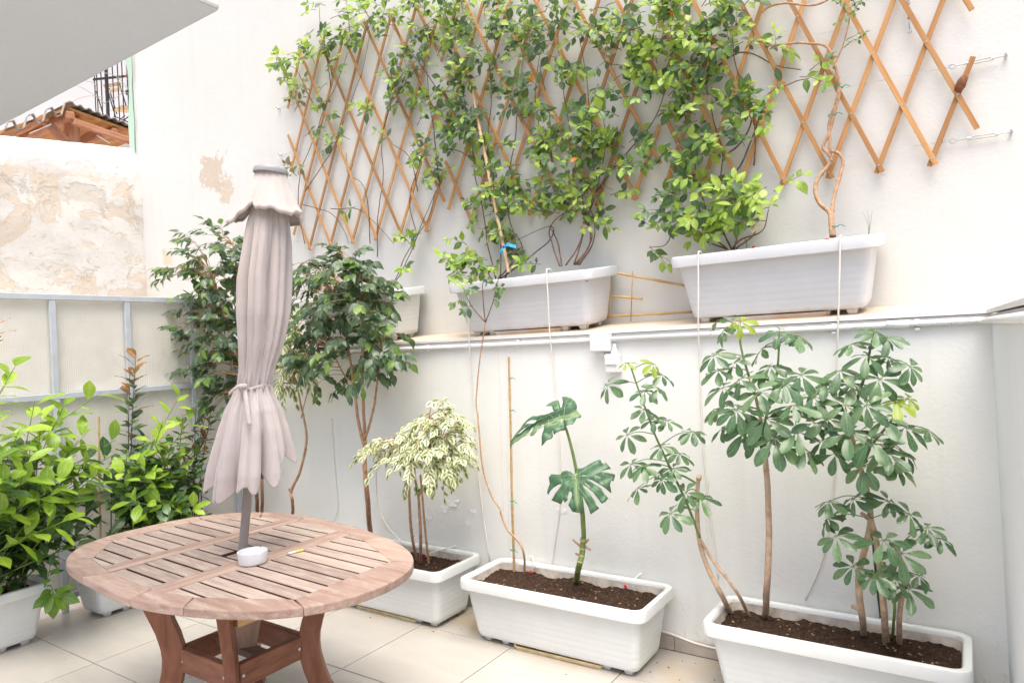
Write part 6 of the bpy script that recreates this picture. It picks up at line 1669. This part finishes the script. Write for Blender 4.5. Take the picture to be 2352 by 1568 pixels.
def monstera_leaf(outline, holes, base_px, rib_px, Y, normal, bend, veins):
    """the leaf blade lies in a tilted plane through its stalk; it is then bent and thickened"""
    base = at_y(*base_px, Y); n = Vector(normal).normalized()
    def hit(p):
        d = ray(*p); return CAM + d * ((base - CAM).dot(n) / d.dot(n))
    tip = hit(rib_px); x = (tip - base).normalized(); y = n.cross(x); L = (tip - base).length
    to2 = lambda p: ((hit(p) - base).dot(x), (hit(p) - base).dot(y))
    def dense(P):
        o_ = []
        for a, b in zip(P, P[1:] + P[:1]):
            k_n = max(1, int((Vector(b) - Vector(a)).length / .012))
            o_ += [(a[0] + (b[0] - a[0]) * k / k_n, a[1] + (b[1] - a[1]) * k / k_n) for k in range(k_n)]
        return o_
    loops = [dense([to2(p) for p in outline])] + [dense([to2(p) for p in h]) for h in holes]
    flat = [q for l in loops for q in l]
    tri = tessellate_polygon([[Vector((a, b, 0)) for a, b in l] for l in loops])
    bm = bmesh.new(); vs = [bm.verts.new((a, b, 0)) for a, b in flat]
    for t in tri:
        try: bm.faces.new([vs[i] for i in t])
        except ValueError: pass
    bmesh.ops.subdivide_edges(bm, edges=[e for e in bm.edges if e.calc_length() > .03], cuts=3, use_grid_fill=True)
    bmesh.ops.triangulate(bm, faces=bm.faces)
    bmesh.ops.recalc_face_normals(bm, faces=bm.faces)
    for f in bm.faces:
        if f.normal.z < 0: f.normal_flip()
    uvl = bm.loops.layers.uv.new('UVMap')
    for f in bm.faces:
        f.smooth = True
        for l in f.loops: l[uvl].uv = (l.vert.co.x / L, .5 + l.vert.co.y / L * .5)
    zf = lambda a, b: .35 * abs(b) * .5 - bend * b * b * 6 - .9 * max(0, a) ** 2 + .004 * math.sin(a * 90 + abs(b) * 60)
    for v in bm.verts:
        a, b = v.co.x, v.co.y; v.co = base + x * a + y * b + n * zf(a, b)
    me = bpy.data.meshes.new('leaf'); bm.to_mesh(me); bm.free(); me.materials.append(MAT['monstera'])
    o = link('leaf', me, None, mo.root)
    sm = o.modifiers.new('t', 'SOLIDIFY'); sm.thickness = .0012
    def rib_(p, q, r0, r1):
        a, b = to2(p), to2(q); N = 8
        pts = []
        for k in range(N + 1):
            u, w_ = a[0] + (b[0] - a[0]) * k / N, a[1] + (b[1] - a[1]) * k / N
            pts.append(base + x * u + y * w_ + n * (zf(u, w_) + .0004))
        MB().tube(pts, taper(N + 1, r0, r1), 6).build('leaf_vein', 'pale_vein', o, smooth=True)
    rib_(base_px, rib_px, .0032, .0012)
    for a, b in veins: rib_(a, b, .0013, .0006)
MAT['pale_vein'] = simple('pale_leaf_vein', (0.30, 0.40, 0.20), 0.5, 0.3, 0.1)
monstera_leaf(ML1, MH1, (1295, 961), (1178, 998), 2.945, (.18, -.78, .62), .5, [zz([a, b]) for a, b in (((650, 410), (690, 510)), ((610, 400), (555, 340)), ((555, 420), (550, 520)), ((510, 418), (450, 375)), ((690, 400), (650, 180)), ((735, 400), (760, 200)), ((740, 395), (880, 320)), ((430, 445), (350, 520)), ((700, 405), (700, 400)))[:8]])
monstera_leaf(ML2, MH2, (1322.4, 1088), (1324, 1168), 2.935, (.15, -.86, .48), .4, [zz([a, b]) for a, b in (((870, 1080), (560, 1070)), ((872, 1110), (640, 1330)), ((872, 1150), (740, 1340)), ((876, 1080), (1150, 920)), ((878, 1090), (1290, 1050)), ((878, 1120), (1200, 1320)), ((878, 1170), (1080, 1450)), ((874, 1100), (700, 1180)))])
mo.finish()

# ---------------- leafy shrubs in the left planters
def shoot(pl, base, tip, n, L, tones, r0=.005, smat='green_stem', kind='shrub', whorl=.5, bend=.25, start=.3):
    r = pl.rs; base, tip = Vector(base), Vector(tip); d = tip - base
    ctrl = base.lerp(tip, .5) + Vector((0, 0, bend * d.length * .35)) + rvec(r) * .03
    P = smooth_path([base, ctrl, tip], 10)
    pl.stem(smat, 'stem').tube(P, taper(len(P), r0, .0018), 6)
    ga = 2.4; a = r.uniform(0, 6)
    for k in range(n):
        t = start + (1 - start) * (k + .5) / n; t = t ** (1 - .45 * whorl)
        i = min(len(P) - 2, int(t * (len(P) - 1))); p = P[i].lerp(P[i + 1], t * (len(P) - 1) - i)
        tg = (P[i + 1] - P[i]).normalized(); u = tg.orthogonal().normalized(); v = tg.cross(u); a += ga
        rad = u * math.cos(a) + v * math.sin(a)
        dd = (rad * .9 + tg * (.35 + .5 * t) + Vector((0, 0, -.12)) + rvec(r) * .2).normalized()
        LL = L * r.uniform(.7, 1.15) * (1 - .25 * abs(t - .7))
        nn = (tg * .7 + Vector((.15, -.1, .9)) + rvec(r) * .25)
        q = p + dd * LL * .12
        if q.x + dd.x * LL < FX + .03: dd.x += .6
        pl.leaf(q, dd, nn, LL, kind, tones(t, r), r.uniform(1.0, 1.3))
def st_lime(f): return lambda t, r: ('shrub_light' if r.random() < f * (.25 + 1.1 * t * t) else ('shrub_mid' if r.random() < .55 else 'shrub_dark'))
def st_dark(f): return lambda t, r: ('shrub_dark' if r.random() > f else 'shrub_mid')
def st_red(t, r): return 'shrub_red' if r.random() < max(0, (t - .45) * 2.0) else 'shrub_dark'
sh1 = Plant('leafy_shrub', 'glossy shrub with bright lime leaves in the nearest left planter', 'shrub', (-4.56, 1.45, sz), 'leafy shrubs along the fence')
r = sh1.rs
lbase = lambda: Vector((-4.57 + r.uniform(-.07, .07), r.uniform(1.0, 1.66), sz - .01))
for (x, y, X, n, f) in ((232, 900, -4.35, 9, 1.0), (150, 925, -4.4, 9, 1.0), (95, 960, -4.3, 8, .9), (45, 985, -4.2, 9, .9), (0, 1010, -4.2, 9, .9), (40, 832, -4.45, 7, 1.0), (15, 880, -4.45, 7, .9), (205, 985, -4.25, 9, .9), (265, 1010, -4.3, 8, .9), (60, 1060, -4.1, 9, .9),
                        (130, 1040, -4.2, 9, .8), (-30, 950, -4.2, 9, .9), (150, 1095, -4.08, 10, 1.0), (175, 1185, -4.05, 10, 1.0), (110, 1130, -4.1, 8, .8), (20, 1100, -4.1, 8, .6), (250, 1070, -4.2, 8, .8), (215, 1060, -4.2, 8, .8), (-20, 1050, -4.1, 8, .7), (180, 1010, -4.35, 8, .8), (80, 920, -4.5, 8, .7)):
    shoot(sh1, lbase(), at_x(x, y, X), n + 3, .14, st_lime(f))
for k in range(44):
    b = lbase(); t = at_x(r.uniform(-40, 270), r.uniform(1030, 1240), r.uniform(-4.6, -4.2))
    shoot(sh1, b, t, r.randint(9, 12), .135, st_dark(.3), whorl=.1, start=.15)
hb = Vector((-4.42, 1.70, sz)); 
shoot(sh1, hb, at_x(125, 1368, -4.27), 9, .125, lambda t, r: 'shrub_mid' if r.random() < .75 else 'shrub_light', bend=.5, start=.55, whorl=.9)
shoot(sh1, hb, at_x(115, 1300, -4.3), 6, .10, lambda t, r: 'shrub_dark' if r.random() < .6 else 'shrub_mid', bend=.3)
shoot(sh1, lbase(), at_x(-5, 735, -4.5), 8, .085, lambda t, r: 'shrub_red', kind='narrow', start=.85)
sh1.finish()
sh2 = Plant('leafy_shrub', 'taller shrub with bronze young tips against the fence, behind the table', 'shrub', (-4.57, 2.45, sz), 'leafy shrubs along the fence')
r = sh2.rs
mb_ = lambda: Vector((-4.58 + r.uniform(-.06, .06), r.uniform(2.1, 2.8), sz - .01))
shoot(sh2, Vector((-4.58, 2.28, sz)), at_x(312, 812, -4.56), 34, .105, lambda t, r: 'shrub_red' if t > .86 or r.random() < .12 else ('shrub_mid' if r.random() < .15 else 'shrub_dark'), r0=.006, smat='vine_stem', whorl=.0, bend=.0, start=.35)
shoot(sh2, Vector((-4.6, 2.3, sz)), at_x(298, 850, -4.56), 20, .095, lambda t, r: 'shrub_red' if t > .8 else 'shrub_dark', r0=.005, smat='vine_stem', whorl=.0, bend=.05, start=.5)
for (x, y, X, n, f) in ((415, 905, -4.45, 9, 1.0), (375, 965, -4.4, 9, .9), (440, 960, -4.45, 8, .6), (350, 1010, -4.35, 9, .8), (300, 1040, -4.3, 9, .9), (330, 1080, -4.25, 9, .9), (390, 1040, -4.4, 8, .6), (280, 1080, -4.2, 8, .8), (445, 1165, -4.25, 7, .35), (410, 1060, -4.4, 8, .5), (360, 1150, -4.2, 8, .6), (300, 1150, -4.15, 8, .6)):
    shoot(sh2, mb_(), at_x(x, y, X), n + 3, .125, st_lime(f))
for (x, y) in ((470, 960), (485, 940), (450, 930), (475, 1000), (420, 950), (460, 1030), (440, 1000), (490, 965)):
    shoot(sh2, mb_(), at_x(x, y, -4.55), 9, .075, lambda t, r: 'shrub_red' if r.random() < .4 else 'shrub_dark', smat='vine_stem', start=.5)
for k in range(50):
    shoot(sh2, mb_(), at_x(r.uniform(255, 480), r.uniform(1000, 1190), r.uniform(-4.62, -4.3)), r.randint(9, 12), .115, st_dark(.22), whorl=.1, start=.15)
sh2.finish()
